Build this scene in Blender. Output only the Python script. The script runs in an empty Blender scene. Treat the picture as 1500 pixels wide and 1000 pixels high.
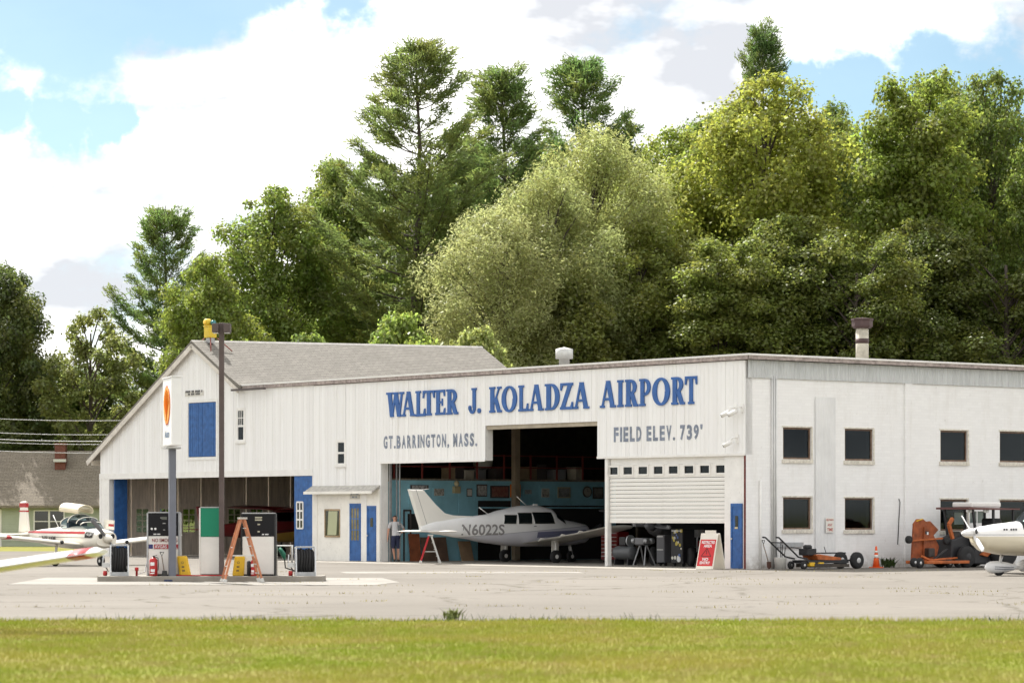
import bpy, math, random
import numpy as np
from mathutils import Vector, Matrix, Euler
PI = math.pi
R = math.radians
S = bpy.context.scene
COL = S.collection
random.seed(7)

# ------------------------------------------------------------------ camera, sky, sun, exposure
FPX, HORIZON, EYE = 4500.0, 755.0, 1.72          # focal length in photo pixels, horizon row, eye height
cd = bpy.data.cameras.new('camera')
cam = bpy.data.objects.new('camera', cd); COL.objects.link(cam)
cam.location = (0, 0, EYE); cam.rotation_euler = (PI/2, 0, 0)
cd.sensor_width = 36.0; cd.lens = FPX/1500*36.0; cd.shift_y = (HORIZON-500)/1500
cd.clip_start = 0.5; cd.clip_end = 8000
cd.dof.use_dof = True; cd.dof.focus_distance = 104; cd.dof.aperture_fstop = 2.2
S.camera = cam

SUN_EL, SUN_DIR = R(51), Vector((-0.52, 0.854))   # horizontal direction towards the sun
SUN_DIR.normalize()
world = bpy.data.worlds.new('World'); S.world = world; world.use_nodes = True
def sky_nodes():
    nt = world.node_tree; N = nt.nodes; L = nt.links; N.clear()
    out = N.new('ShaderNodeOutputWorld')
    sky = N.new('ShaderNodeTexSky'); sky.sky_type = 'NISHITA'; sky.sun_disc = False
    sky.sun_elevation = SUN_EL; sky.sun_rotation = math.atan2(SUN_DIR.x, SUN_DIR.y)
    sky.altitude = 220; sky.air_density = 0.5; sky.dust_density = 0.6; sky.ozone_density = 0.6
    bg = N.new('ShaderNodeBackground'); bg.inputs['Strength'].default_value = 0.05
    tint = N.new('ShaderNodeMix'); tint.data_type = 'RGBA'; tint.blend_type = 'MULTIPLY'; tint.inputs[0].default_value = 1.0; tint.inputs[7].default_value = (0.90, 0.97, 0.80, 1)
    L.new(sky.outputs[0], tint.inputs[6]); L.new(tint.outputs[2], bg.inputs['Color'])
    tc = N.new('ShaderNodeTexCoord')
    def M(op, a, b=None, c=None):
        n = N.new('ShaderNodeMath'); n.operation = op
        for i, v in enumerate((a, b, c)):
            if v is None: continue
            if isinstance(v, (int, float)): n.inputs[i].default_value = v
            else: L.new(v, n.inputs[i])
        return n.outputs[0]
    def noise(scale, detail, rough, off, stretch=1.0):
        mp = N.new('ShaderNodeMapping'); mp.inputs['Location'].default_value = off
        mp.inputs['Scale'].default_value = (1, 1, stretch)
        L.new(tc.outputs['Generated'], mp.inputs['Vector'])
        n = N.new('ShaderNodeTexNoise'); n.inputs['Scale'].default_value = scale
        n.inputs['Detail'].default_value = detail; n.inputs['Roughness'].default_value = rough
        L.new(mp.outputs[0], n.inputs['Vector']); return n.outputs['Fac']
    fine = noise(26, 9, 0.62, (3.1, 0.4, 1.7), 1.5)
    broad = noise(5.5, 3, 0.5, (0.3, 2.2, 0.9), 1.6)
    soft = noise(17, 5, 0.55, (7.3, 1.4, 4.2), 2.0)
    # breaks of open blue between the cumulus, as directions on the sky
    gaps = [(-60, 40, 170), (90, 20, 170), (250, -10, 130), (400, -40, 120), (540, -40, 100), (20, 185, 62), (100, 195, 70), (175, 190, 50),
            (-60, 210, 60), (1180, 130, 55), (1260, 135, 90), (1370, 130, 110), (1470, 150, 120), (1560, 170, 130), (1130, 250, 60),
            (760, -60, 55)]
    wn = N.new('ShaderNodeTexNoise'); wn.inputs['Scale'].default_value = 30; wn.inputs['Detail'].default_value = 7; wn.inputs['Roughness'].default_value = .6
    L.new(tc.outputs['Generated'], wn.inputs['Vector'])
    wv = N.new('ShaderNodeVectorMath'); wv.operation = 'MULTIPLY_ADD'; wv.inputs[1].default_value = (.045, .045, .045)
    ws = N.new('ShaderNodeVectorMath'); ws.operation = 'SUBTRACT'; ws.inputs[1].default_value = (.5, .5, .5)
    L.new(wn.outputs['Color'], ws.inputs[0]); L.new(ws.outputs[0], wv.inputs[0]); L.new(tc.outputs['Generated'], wv.inputs[2])
    hole = None
    for px, py, r in gaps:
        d = Vector(((px-750)/FPX, 1, (HORIZON-py)/FPX)).normalized()
        v = N.new('ShaderNodeVectorMath'); v.operation = 'DISTANCE'; v.inputs[1].default_value = d
        L.new(wv.outputs[0], v.inputs[0])
        q = M('MULTIPLY', v.outputs['Value'], -FPX/r); q = M('ADD', q, 1.0); q = M('MAXIMUM', q, 0.0)
        hole = q if hole is None else M('MAXIMUM', hole, q)
    dens = M('ADD', M('MULTIPLY', M('SUBTRACT', fine, 0.5), 1.9), M('MULTIPLY', M('SUBTRACT', broad, 0.5), 0.8))
    dens = M('ADD', dens, 0.40)
    dens = M('SUBTRACT', dens, M('MULTIPLY', hole, 1.15))
    mr = N.new('ShaderNodeMapRange'); mr.interpolation_type = 'SMOOTHSTEP'
    mr.inputs['From Min'].default_value = -0.16; mr.inputs['From Max'].default_value = 0.42
    L.new(dens, mr.inputs['Value'])
    cov = M('MULTIPLY_ADD', mr.outputs[0], 0.93, 0.03)
    # cloud body: sunlit white with soft grey undersides
    shade = N.new('ShaderNodeMapRange'); shade.inputs['From Min'].default_value = 0.38; shade.inputs['From Max'].default_value = 0.62
    L.new(soft, shade.inputs['Value'])
    cc = N.new('ShaderNodeMix'); cc.data_type = 'RGBA'
    cc.inputs[6].default_value = (0.27, 0.275, 0.29, 1); cc.inputs[7].default_value = (0.70, 0.685, 0.655, 1)
    L.new(shade.outputs[0], cc.inputs[0])
    cb = N.new('ShaderNodeBackground'); cb.inputs['Strength'].default_value = 0.80
    L.new(cc.outputs[2], cb.inputs['Color'])
    mix = N.new('ShaderNodeMixShader'); L.new(cov, mix.inputs[0]); L.new(bg.outputs[0], mix.inputs[1]); L.new(cb.outputs[0], mix.inputs[2])
    L.new(mix.outputs[0], out.inputs['Surface'])
sky_nodes()
sd = bpy.data.lights.new('sun', 'SUN'); sd.energy = 2.45; sd.angle = R(0.53); sd.color = (1.0, 0.965, 0.915)
sun = bpy.data.objects.new('sun', sd); COL.objects.link(sun)
to_sun = Vector((SUN_DIR.x*math.cos(SUN_EL), SUN_DIR.y*math.cos(SUN_EL), math.sin(SUN_EL)))
sun.rotation_euler = to_sun.to_track_quat('Z', 'Y').to_euler(); sun.location = (-40, 160, 90)
vs = S.view_settings; vs.view_transform = 'Standard'; vs.look = 'None'; vs.exposure = 1.94; vs.gamma = 1.0; vs.use_curve_mapping = False
S.cycles.max_bounces = 7; S.cycles.diffuse_bounces = 6; S.cycles.transparent_max_bounces = 12; S.cycles.caustics_reflective = False; S.cycles.caustics_refractive = False
S.cycles.use_denoising = True
world.cycles.sampling_method = 'MANUAL'; world.cycles.sample_map_resolution = 256
S.cycles.use_adaptive_sampling = True; S.cycles.adaptive_threshold = 0.02

# ------------------------------------------------------------------ the building's frame: x along the front wall (0 = near corner), y into the building
CORNER = Vector((7.486, 98.5, 0)); RZ = math.atan2(-0.788, 0.6145)
LM = Matrix.Translation(CORNER) @ Matrix.Rotation(RZ, 4, 'Z'); LI = LM.inverted(); LI3 = LI.to_3x3()
def ray(px, py): return Vector(((px-750)/FPX, 1, (HORIZON-py)/FPX))
def hitL(px, py, axis, val):                      # where a sight line meets a wall of the building
    o = LI @ Vector((0, 0, EYE)); d = LI3 @ ray(px, py); t = (val-o[axis])/d[axis]
    return o + d*t
def fx(px, y=0.0): return hitL(px, HORIZON, 1, y).x
def fz(px, py, y=0.0): return hitL(px, py, 1, y).z
def ry_(px, x=0.0): return hitL(px, HORIZON, 0, x).y
def rz_(px, py, x=0.0): return hitL(px, py, 0, x).z
def at(px, D, z=0.0): return Vector(((px-750)/FPX*D, D, z))
def zat(py, D): return EYE + D*(HORIZON-py)/FPX
def L2W(x, y, z=0): return LM @ Vector((x, y, z))

# ------------------------------------------------------------------ materials
MATS = {}
def srgb(r, g, b):
    f = lambda c: (c/255)/12.92 if c/255 <= .04045 else ((c/255+.055)/1.055)**2.4
    return (f(r), f(g), f(b))
def mat(name, col, rough=0.6, metal=0.0, var=0.0, vscale=3.0, bump=0.0, bscale=20.0, spec=0.4, col2=None, dirt=0.0, stretch=(1,1,1)):
    if name in MATS: return MATS[name]
    m = bpy.data.materials.new(name); m.use_nodes = True
    nt = m.node_tree; N, L = nt.nodes, nt.links; b = N['Principled BSDF']
    b.inputs['Base Color'].default_value = (*col, 1); b.inputs['Roughness'].default_value = rough
    b.inputs['Metallic'].default_value = metal; b.inputs['Specular IOR Level'].default_value = spec
    if var or bump or col2 or dirt:
        tc = N.new('ShaderNodeTexCoord'); mp = N.new('ShaderNodeMapping'); mp.inputs['Scale'].default_value = stretch
        L.new(tc.outputs['Object'], mp.inputs['Vector'])
    if var or col2:
        n = N.new('ShaderNodeTexNoise'); n.inputs['Scale'].default_value = vscale; n.inputs['Detail'].default_value = 6; n.inputs['Roughness'].default_value = 0.6
        L.new(mp.outputs[0], n.inputs['Vector'])
        mx = N.new('ShaderNodeMix'); mx.data_type = 'RGBA'
        c2 = col2 or tuple(c*(1-var) for c in col); c1 = col if col2 else tuple(min(1, c*(1+var*.5)) for c in col)
        mx.inputs[6].default_value = (*c1, 1); mx.inputs[7].default_value = (*c2, 1)
        mr = N.new('ShaderNodeMapRange'); mr.inputs['From Min'].default_value = 0.33; mr.inputs['From Max'].default_value = 0.68
        L.new(n.outputs['Fac'], mr.inputs['Value']); L.new(mr.outputs[0], mx.inputs[0])
        src = mx.outputs[2]
        if dirt:
            n2 = N.new('ShaderNodeTexNoise'); n2.inputs['Scale'].default_value = vscale*5; n2.inputs['Detail'].default_value = 8; n2.inputs['Roughness'].default_value = 0.7
            L.new(mp.outputs[0], n2.inputs['Vector'])
            m2 = N.new('ShaderNodeMapRange'); m2.inputs['From Min'].default_value = 0.56; m2.inputs['From Max'].default_value = 0.75; m2.inputs['To Max'].default_value = dirt
            L.new(n2.outputs['Fac'], m2.inputs['Value'])
            mx2 = N.new('ShaderNodeMix'); mx2.data_type = 'RGBA'; mx2.inputs[7].default_value = (0.16, 0.13, 0.09, 1)
            L.new(m2.outputs[0], mx2.inputs[0]); L.new(src, mx2.inputs[6]); src = mx2.outputs[2]
        L.new(src, b.inputs['Base Color'])
    if bump:
        n3 = N.new('ShaderNodeTexNoise'); n3.inputs['Scale'].default_value = bscale; n3.inputs['Detail'].default_value = 5
        L.new(mp.outputs[0], n3.inputs['Vector'])
        bp = N.new('ShaderNodeBump'); bp.inputs['Strength'].default_value = bump; bp.inputs['Distance'].default_value = 0.02
        L.new(n3.outputs['Fac'], bp.inputs['Height']); L.new(bp.outputs[0], b.inputs['Normal'])
    MATS[name] = m; return m
def glass_mat(name, tint, rough=0.05, alpha=0.5):
    """thin window glass: part mirror, part see-through"""
    if name in MATS: return MATS[name]
    m = bpy.data.materials.new(name); m.use_nodes = True; nt = m.node_tree; N, L = nt.nodes, nt.links; N.clear()
    o = N.new('ShaderNodeOutputMaterial'); g = N.new('ShaderNodeBsdfGlossy'); g.inputs['Roughness'].default_value = rough
    g.inputs['Color'].default_value = (0.28, 0.30, 0.32, 1)
    t = N.new('ShaderNodeBsdfTransparent'); t.inputs['Color'].default_value = (*tint, 1)
    fr = N.new('ShaderNodeFresnel'); fr.inputs['IOR'].default_value = 1.5
    ad = N.new('ShaderNodeMath'); ad.operation = 'MULTIPLY_ADD'; ad.inputs[1].default_value = 0.9; ad.inputs[2].default_value = 0.02
    L.new(fr.outputs[0], ad.inputs[0])
    mx = N.new('ShaderNodeMixShader'); L.new(ad.outputs[0], mx.inputs[0]); L.new(t.outputs[0], mx.inputs[1]); L.new(g.outputs[0], mx.inputs[2])
    L.new(mx.outputs[0], o.inputs['Surface']); MATS[name] = m; return m

# ------------------------------------------------------------------ mesh helpers
OFF = {}
class MB:
    def __init__(s): s.v = []; s.f = []; s.m = []; s.sm = []
    def face(s, idx, m=0, smooth=False): s.f.append(tuple(idx)); s.m.append(m); s.sm.append(smooth)
    def box(s, c, size, m=0, rot=None, taper=None):
        x, y, z = (size[0]/2, size[1]/2, size[2]/2); b = len(s.v)
        for dz in (-1, 1):
            k = taper if (taper and dz > 0) else 1.0
            for dx, dy in ((-1,-1), (1,-1), (1,1), (-1,1)):
                p = Vector((dx*x*k, dy*y*k, dz*z))
                if rot is not None: p = rot @ p
                s.v.append((p.x+c[0], p.y+c[1], p.z+c[2]))
        for q in ((0,3,2,1), (4,5,6,7), (0,1,5,4), (1,2,6,5), (2,3,7,6), (3,0,4,7)): s.face([b+i for i in q], m)
        return s
    def bx(s, x0, x1, y0, y1, z0, z1, m=0): return s.box(((x0+x1)/2, (y0+y1)/2, (z0+z1)/2), (abs(x1-x0), abs(y1-y0), abs(z1-z0)), m)
    def bar(s, a, b, w, h=None, m=0, up=(0, 0, 1)):
        a, b = Vector(a), Vector(b); d = (b-a); l = d.length; d.normalize(); u = Vector(up)
        if abs(d.dot(u)) > .98: u = Vector((0, 1, 0))
        x = d.cross(u).normalized(); z = x.cross(d)
        rot = Matrix((x, d, z)).transposed()
        return s.box((a+b)/2, (w, l, h or w), m, rot)
    def tube(s, pts, rad, n=8, m=0, cap=True, smooth=True):
        pts = [Vector(p) for p in pts]; k = len(pts)
        rad = rad if isinstance(rad, (list, tuple)) else [rad]*k
        prev = None; b = len(s.v)
        for i, p in enumerate(pts):
            d = (pts[min(i+1, k-1)]-pts[max(i-1, 0)]).normalized()
            if prev is None:
                u = Vector((0, 0, 1)) if abs(d.z) < .9 else Vector((1, 0, 0)); x = d.cross(u).normalized()
            else: x = (prev - d*prev.dot(d)).normalized()
            prev = x; y = d.cross(x)
            for j in range(n):
                a = 2*PI*j/n; q = p + (x*math.cos(a)+y*math.sin(a))*rad[i]; s.v.append(tuple(q))
        for i in range(k-1):
            for j in range(n):
                s.face((b+i*n+j, b+i*n+(j+1) % n, b+(i+1)*n+(j+1) % n, b+(i+1)*n+j), m, smooth)
        if cap:
            s.face([b+j for j in range(n)][::-1], m); s.face([b+(k-1)*n+j for j in range(n)], m)
        return s
    def lathe(s, prof, c=(0,0,0), n=16, m=0, axis='Z', smooth=True):
        b = len(s.v); k = len(prof)
        for r, h in prof:
            for j in range(n):
                a = 2*PI*j/n; x, y = r*math.cos(a), r*math.sin(a)
                p = (x, y, h) if axis == 'Z' else ((h, x, y) if axis == 'X' else (y, h, x))
                s.v.append((p[0]+c[0], p[1]+c[1], p[2]+c[2]))
        for i in range(k-1):
            for j in range(n): s.face((b+i*n+j, b+i*n+(j+1) % n, b+(i+1)*n+(j+1) % n, b+(i+1)*n+j), m, smooth)
        s.face([b+j for j in range(n)][::-1], m); s.face([b+(k-1)*n+j for j in range(n)], m)
        return s
    def prism(s, poly, h0, h1, plane='XY', m=0):
        """outline extruded: XY -> along z, XZ -> along y, YZ -> along x"""
        b = len(s.v); n = len(poly)
        for h in (h0, h1):
            for p, q in poly:
                s.v.append({'XY': (p, q, h), 'XZ': (p, h, q), 'YZ': (h, p, q)}[plane])
        s.face([b+i for i in range(n)][::-1], m); s.face([b+n+i for i in range(n)], m)
        for i in range(n): s.face((b+i, b+(i+1) % n, b+n+(i+1) % n, b+n+i), m)
        return s
    def quad(s, a, b, c, d, m=0):
        k = len(s.v); s.v += [tuple(a), tuple(b), tuple(c), tuple(d)]; s.face((k, k+1, k+2, k+3), m); return s
    def loft(s, rings, m=0, smooth=True, cap=True, closed=True):
        b = len(s.v); n = len(rings[0])
        for r in rings: s.v += [tuple(p) for p in r]
        for i in range(len(rings)-1):
            for j in range(n if closed else n-1):
                s.face((b+i*n+j, b+i*n+(j+1) % n, b+(i+1)*n+(j+1) % n, b+(i+1)*n+j), m, smooth)
        if cap:
            s.face([b+j for j in range(n)][::-1], m); s.face([b+(len(rings)-1)*n+j for j in range(n)], m)
        return s
    def mesh(s, name, mats, off=None):
        me = bpy.data.meshes.new(name)
        v = s.v if off is None else [(p[0]-off[0], p[1]-off[1], p[2]-off[2]) for p in s.v]
        me.from_pydata(v, [], s.f)
        for mm in (mats if isinstance(mats, (list, tuple)) else [mats]): me.materials.append(mm)
        me.polygons.foreach_set('material_index', s.m); me.polygons.foreach_set('use_smooth', s.sm)
        import bmesh
        bm = bmesh.new(); bm.from_mesh(me); bmesh.ops.recalc_face_normals(bm, faces=bm.faces); bm.to_mesh(me); bm.free()
        me.update(); return me
    def build(s, name, mats, parent=None, bevel=0.0):
        off = OFF.get(parent.name) if parent is not None else None
        o = bpy.data.objects.new(name, s.mesh(name, mats, off)); COL.objects.link(o)
        if parent is not None:
            o.parent = parent
            if off is not None: OFF[o.name] = off
        if bevel:
            md = o.modifiers.new('bevel', 'BEVEL'); md.width = bevel; md.segments = 2; md.limit_method = 'ANGLE'
        return o
def thing(name, label, cat, loc=(0, 0, 0), rz=0.0, group=None):
    o = bpy.data.objects.new(name, None); COL.objects.link(o); o.empty_display_size = 0.3
    o.location = loc; o.rotation_euler = (0, 0, rz); o['label'] = label; o['category'] = cat
    if group: o['group'] = group
    return o
def thingL(name, label, cat, off=(0, 0, 0), group=None):       # a thing whose parts are given in the building's frame
    o = thing(name, label, cat, LM @ Vector(off), RZ, group); OFF[o.name] = Vector(off); return o
def tag(o, label, cat, group=None, kind=None):
    o['label'] = label; o['category'] = cat
    if group: o['group'] = group
    if kind: o['kind'] = kind
    return o
def struct(o): o['kind'] = 'structure'; return o
def stuff(o): o['kind'] = 'stuff'; return o
def fcurve_text(body, shear=0.0, bold=0.0):
    """outline of a line of block lettering as (verts, faces), scaled to the unit box"""
    cu = bpy.data.curves.new('lettering', 'FONT'); cu.body = body; cu.size = 1; cu.resolution_u = 3; cu.shear = shear; cu.offset = bold
    ob = bpy.data.objects.new('lettering', cu); COL.objects.link(ob)
    dg = bpy.context.evaluated_depsgraph_get(); me = bpy.data.meshes.new_from_object(ob.evaluated_get(dg))
    v = np.array([p.co[:2] for p in me.vertices]); f = [tuple(p.vertices) for p in me.polygons]
    bpy.data.objects.remove(ob); bpy.data.meshes.remove(me); bpy.data.curves.remove(cu)
    v -= v.min(0); v /= v.max(0); return v, f
TXT = {}
def text(name, body, place, m, parent=None, bold=0.0):
    """flat lettering; place(u, v) gives the point for unit-box coordinates"""
    if (body, bold) not in TXT: TXT[(body, bold)] = fcurve_text(body, bold=bold)
    v, f = TXT[(body, bold)]
    b = MB(); b.v = [tuple(place(p[0], p[1])) for p in v]
    for q in f: b.face(q)
    return b.build(name, m, parent)
def plate_text(name, body, o, ux, uz, m, parent, bold=0.0):
    """lettering on a flat plate: o = lower left corner, ux/uz = edge vectors"""
    o, ux, uz = Vector(o), Vector(ux), Vector(uz)
    return text(name, body, lambda u, v: o+ux*u+uz*v, m, parent, bold)

# ------------------------------------------------------------------ surface materials of the place
def node_mat(name):
    m = bpy.data.materials.new(name); m.use_nodes = True; MATS[name] = m
    nt = m.node_tree; return m, nt.nodes, nt.links, nt.nodes['Principled BSDF']
def mixc(N, L, fac, a, b):
    n = N.new('ShaderNodeMix'); n.data_type = 'RGBA'
    for i, v in ((0, fac), (6, a), (7, b)):
        if isinstance(v, (int, float)): n.inputs[i].default_value = v
        elif isinstance(v, tuple): n.inputs[i].default_value = (*v, 1)
        else: L.new(v, n.inputs[i])
    return n.outputs[2]
def mrange(N, L, v, a, b, c=0.0, d=1.0):
    n = N.new('ShaderNodeMapRange'); n.inputs[1].default_value = a; n.inputs[2].default_value = b; n.inputs[3].default_value = c; n.inputs[4].default_value = d
    L.new(v, n.inputs[0]); return n.outputs[0]
def tnoise(N, L, vec, scale, detail=6, rough=0.6, dist=0.0, out='Fac'):
    n = N.new('ShaderNodeTexNoise'); n.inputs['Scale'].default_value = scale; n.inputs['Detail'].default_value = detail
    n.inputs['Roughness'].default_value = rough; n.inputs['Distortion'].default_value = dist; L.new(vec, n.inputs['Vector']); return n.outputs[out]
def ocoord(N, L, scale=(1, 1, 1), rot=(0, 0, 0)):
    tc = N.new('ShaderNodeTexCoord'); mp = N.new('ShaderNodeMapping'); mp.inputs['Scale'].default_value = scale; mp.inputs['Rotation'].default_value = rot
    L.new(tc.outputs['Object'], mp.inputs['Vector']); return mp.outputs[0]
def bumpn(N, L, h, b, strength=0.4, dist=0.02):
    n = N.new('ShaderNodeBump'); n.inputs['Strength'].default_value = strength; n.inputs['Distance'].default_value = dist
    L.new(h, n.inputs['Height']); L.new(n.outputs[0], b.inputs['Normal'])

def make_surface_mats():
    # worn apron asphalt: bleached, patched, cracked
    m, N, L, b = node_mat('apron_asphalt'); v = ocoord(N, L)
    big = tnoise(N, L, v, 0.10, 5, 0.6, 0.6); mid = tnoise(N, L, v, 0.7, 6, 0.65); fine = tnoise(N, L, v, 9, 6, 0.7)
    c = mixc(N, L, mrange(N, L, big, .35, .65), (0.150, 0.135, 0.114), (0.192, 0.174, 0.149))
    c = mixc(N, L, mrange(N, L, mid, .45, .75, 0, .45), c, (0.150, 0.137, 0.118))
    c = mixc(N, L, mrange(N, L, fine, .42, .7, 0, .42), c, (0.111, 0.102, 0.090))
    warp = N.new('ShaderNodeVectorMath'); warp.operation = 'MULTIPLY_ADD'; L.new(tnoise(N, L, v, 0.8, 4, .6, 0, 'Color'), warp.inputs[0]); warp.inputs[1].default_value = (1.6, 1.6, 0); L.new(v, warp.inputs[2])
    vo = N.new('ShaderNodeTexVoronoi'); vo.feature = 'DISTANCE_TO_EDGE'; vo.inputs['Scale'].default_value = 0.16; L.new(warp.outputs[0], vo.inputs['Vector'])
    gate = mrange(N, L, tnoise(N, L, v, 0.25, 3), .36, .50)
    cr = mrange(N, L, vo.outputs['Distance'], 0.0, 0.016, 1, 0)
    mu = N.new('ShaderNodeMath'); mu.operation = 'MULTIPLY'; L.new(cr, mu.inputs[0]); L.new(gate, mu.inputs[1])
    c = mixc(N, L, mu.outputs[0], c, (0.085, 0.075, 0.055))
    c = mixc(N, L, mrange(N, L, tnoise(N, L, v, 0.55, 3, .5, .8), .64, .74, 0, .5), c, (0.075, 0.068, 0.06))
    L.new(c, b.inputs['Base Color']); b.inputs['Roughness'].default_value = 0.9; b.inputs['Specular IOR Level'].default_value = 0.2
    bumpn(N, L, fine, b, 0.5, 0.02)
    # turf underlay
    m, N, L, b = node_mat('turf'); v = ocoord(N, L)
    n1 = tnoise(N, L, v, 0.22, 5, .6); n2 = tnoise(N, L, v, 2.2, 6, .65); n3 = tnoise(N, L, v, 20, 4, .6)
    c = mixc(N, L, mrange(N, L, n1, .38, .64), (0.195, 0.219, 0.032), (0.265, 0.226, 0.071))
    c = mixc(N, L, mrange(N, L, n2, .45, .7, 0, .6), c, (0.203, 0.156, 0.071))
    c = mixc(N, L, mrange(N, L, n3, .4, .7, 0, .5), c, (0.117, 0.141, 0.019))
    L.new(c, b.inputs['Base Color']); b.inputs['Roughness'].default_value = 0.95; b.inputs['Specular IOR Level'].default_value = 0.1
    bumpn(N, L, n3, b, 0.6, 0.05)
    # grass blades
    m, N, L, b = node_mat('grass_blade'); v = ocoord(N, L)
    ge = N.new('ShaderNodeNewGeometry')
    n1 = tnoise(N, L, v, 0.22, 5, .6); n2 = tnoise(N, L, v, 1.3, 6, .65)
    c = mixc(N, L, mrange(N, L, n1, .38, .64), (0.300, 0.365, 0.038), (0.430, 0.405, 0.080))
    c = mixc(N, L, mrange(N, L, n2, .46, .68, 0, .85), c, (0.472, 0.346, 0.189))
    c = mixc(N, L, mrange(N, L, ge.outputs['Random Per Island'], 0, 1, 0, .35), c, (0.141, 0.180, 0.015))
    L.new(c, b.inputs['Base Color']); b.inputs['Roughness'].default_value = 0.7; b.inputs['Specular IOR Level'].default_value = 0.15
    # painted vertical boards, each a touch different, with weather streaks
    m, N, L, b = node_mat('white_boards'); v = ocoord(N, L, (3.0, 3.0, 0.25)); v2 = ocoord(N, L)
    ge = N.new('ShaderNodeNewGeometry')
    c = mixc(N, L, ge.outputs['Random Per Island'], (0.80, 0.795, 0.79), (0.86, 0.86, 0.855))
    c = mixc(N, L, mrange(N, L, tnoise(N, L, v, 2.0, 6, .65), .52, .82, 0, .40), c, (0.62, 0.59, 0.52))
    c = mixc(N, L, mrange(N, L, tnoise(N, L, v2, 7, 8, .75), .66, .74, 0, .55), c, (0.45, 0.41, 0.35))
    L.new(c, b.inputs['Base Color']); b.inputs['Roughness'].default_value = 0.65; b.inputs['Specular IOR Level'].default_value = 0.3
    # whitewashed brick
    m, N, L, b = node_mat('white_brick'); tc = N.new('ShaderNodeTexCoord')
    sp = N.new('ShaderNodeSeparateXYZ'); L.new(tc.outputs['Object'], sp.inputs[0]); cb = N.new('ShaderNodeCombineXYZ')
    L.new(sp.outputs[1], cb.inputs[0]); L.new(sp.outputs[2], cb.inputs[1])
    br = N.new('ShaderNodeTexBrick'); br.inputs['Scale'].default_value = 1.0; br.inputs['Brick Width'].default_value = 0.29; br.inputs['Row Height'].default_value = 0.1
    br.inputs['Mortar Size'].default_value = 0.006; br.inputs['Mortar Smooth'].default_value = 0.4
    br.inputs['Color1'].default_value = (0.86, 0.855, 0.85, 1); br.inputs['Color2'].default_value = (0.82, 0.815, 0.81, 1); br.inputs['Mortar'].default_value = (0.79, 0.785, 0.78, 1)
    L.new(cb.outputs[0], br.inputs['Vector'])
    st = N.new('ShaderNodeMapping'); st.inputs['Scale'].default_value = (1, 1.4, 0.28); L.new(tc.outputs['Object'], st.inputs['Vector'])
    c = mixc(N, L, mrange(N, L, tnoise(N, L, st.outputs[0], 1.6, 7, .68), .52, .82, 0, .4), br.outputs['Color'], (0.60, 0.57, 0.53))
    c = mixc(N, L, mrange(N, L, tnoise(N, L, tc.outputs['Object'], 5, 9, .78), .60, .72, 0, .55), c, (0.40, 0.36, 0.31))
    # splash dirt near the ground (a real stain on the wall)
    sp2 = mrange(N, L, sp.outputs[2], 0.05, 0.55, 1, 0)
    mu = N.new('ShaderNodeMath'); mu.operation = 'MULTIPLY'; L.new(sp2, mu.inputs[0]); L.new(mrange(N, L, tnoise(N, L, tc.outputs['Object'], 3.3, 7, .7), .35, .7), mu.inputs[1])
    c = mixc(N, L, mu.outputs[0], c, (0.33, 0.29, 0.24))
    L.new(c, b.inputs['Base Color']); b.inputs['Roughness'].default_value = 0.75; b.inputs['Specular IOR Level'].default_value = 0.25
    bumpn(N, L, br.outputs['Fac'], b, -0.3, 0.006)
    # roof shingles
    def shingle(name, c1, c2, c3, row, along):
        m, N, L, b = node_mat(name); tc = N.new('ShaderNodeTexCoord'); sp = N.new('ShaderNodeSeparateXYZ'); L.new(tc.outputs['Object'], sp.inputs[0])
        cb = N.new('ShaderNodeCombineXYZ'); L.new(sp.outputs[along], cb.inputs[0]); L.new(sp.outputs[2], cb.inputs[1])
        br = N.new('ShaderNodeTexBrick'); br.inputs['Scale'].default_value = 1; br.inputs['Brick Width'].default_value = 0.31; br.inputs['Row Height'].default_value = row
        br.inputs['Mortar Size'].default_value = row*0.14; br.inputs['Mortar Smooth'].default_value = 0.3; br.inputs['Bias'].default_value = 0.0
        br.inputs['Color1'].default_value = (*c1, 1); br.inputs['Color2'].default_value = (*c2, 1); br.inputs['Mortar'].default_value = (*c3, 1)
        L.new(cb.outputs[0], br.inputs['Vector'])
        c = mixc(N, L, mrange(N, L, tnoise(N, L, tc.outputs['Object'], 0.8, 6, .65), .42, .7, 0, .5), br.outputs['Color'], tuple(x*.62 for x in c1))
        c = mixc(N, L, mrange(N, L, tnoise(N, L, tc.outputs['Object'], 14, 4, .7), .42, .7, 0, .4), c, tuple(min(1, x*1.35) for x in c1))
        L.new(c, b.inputs['Base Color']); b.inputs['Roughness'].default_value = 0.9; b.inputs['Specular IOR Level'].default_value = 0.15
        bumpn(N, L, br.outputs['Fac'], b, -0.7, 0.02)
    shingle('barn_shingles', (0.236, 0.221, 0.197), (0.178, 0.168, 0.149), (0.093, 0.085, 0.075), 0.075, 1)
    shingle('house_shingles', (0.266, 0.230, 0.186), (0.192, 0.168, 0.136), (0.086, 0.074, 0.062), 0.085, 0)
make_surface_mats()
WHITE = mat('white_paint', (0.80, 0.79, 0.765), 0.6, var=0.07, vscale=2.5, dirt=0.25)
WHITE2 = mat('cream_plaster', (0.82, 0.80, 0.745), 0.75, var=0.08, vscale=1.5, dirt=0.3)
BLUE = mat('blue_paint', (0.030, 0.115, 0.335), 0.6, var=0.3, vscale=5, dirt=0.22)
LBLUE = mat('letter_blue', (0.030, 0.115, 0.36), 0.5, var=0.2, vscale=6)
GREYL = mat('letter_grey', (0.235, 0.27, 0.34), 0.7, var=0.35, vscale=9)
DARK = mat('dark_panel', (0.02, 0.019, 0.018), 0.9)
STEEL = mat('galvanised', (0.42, 0.43, 0.44), 0.45, 0.6, var=0.2, vscale=5)
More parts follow.
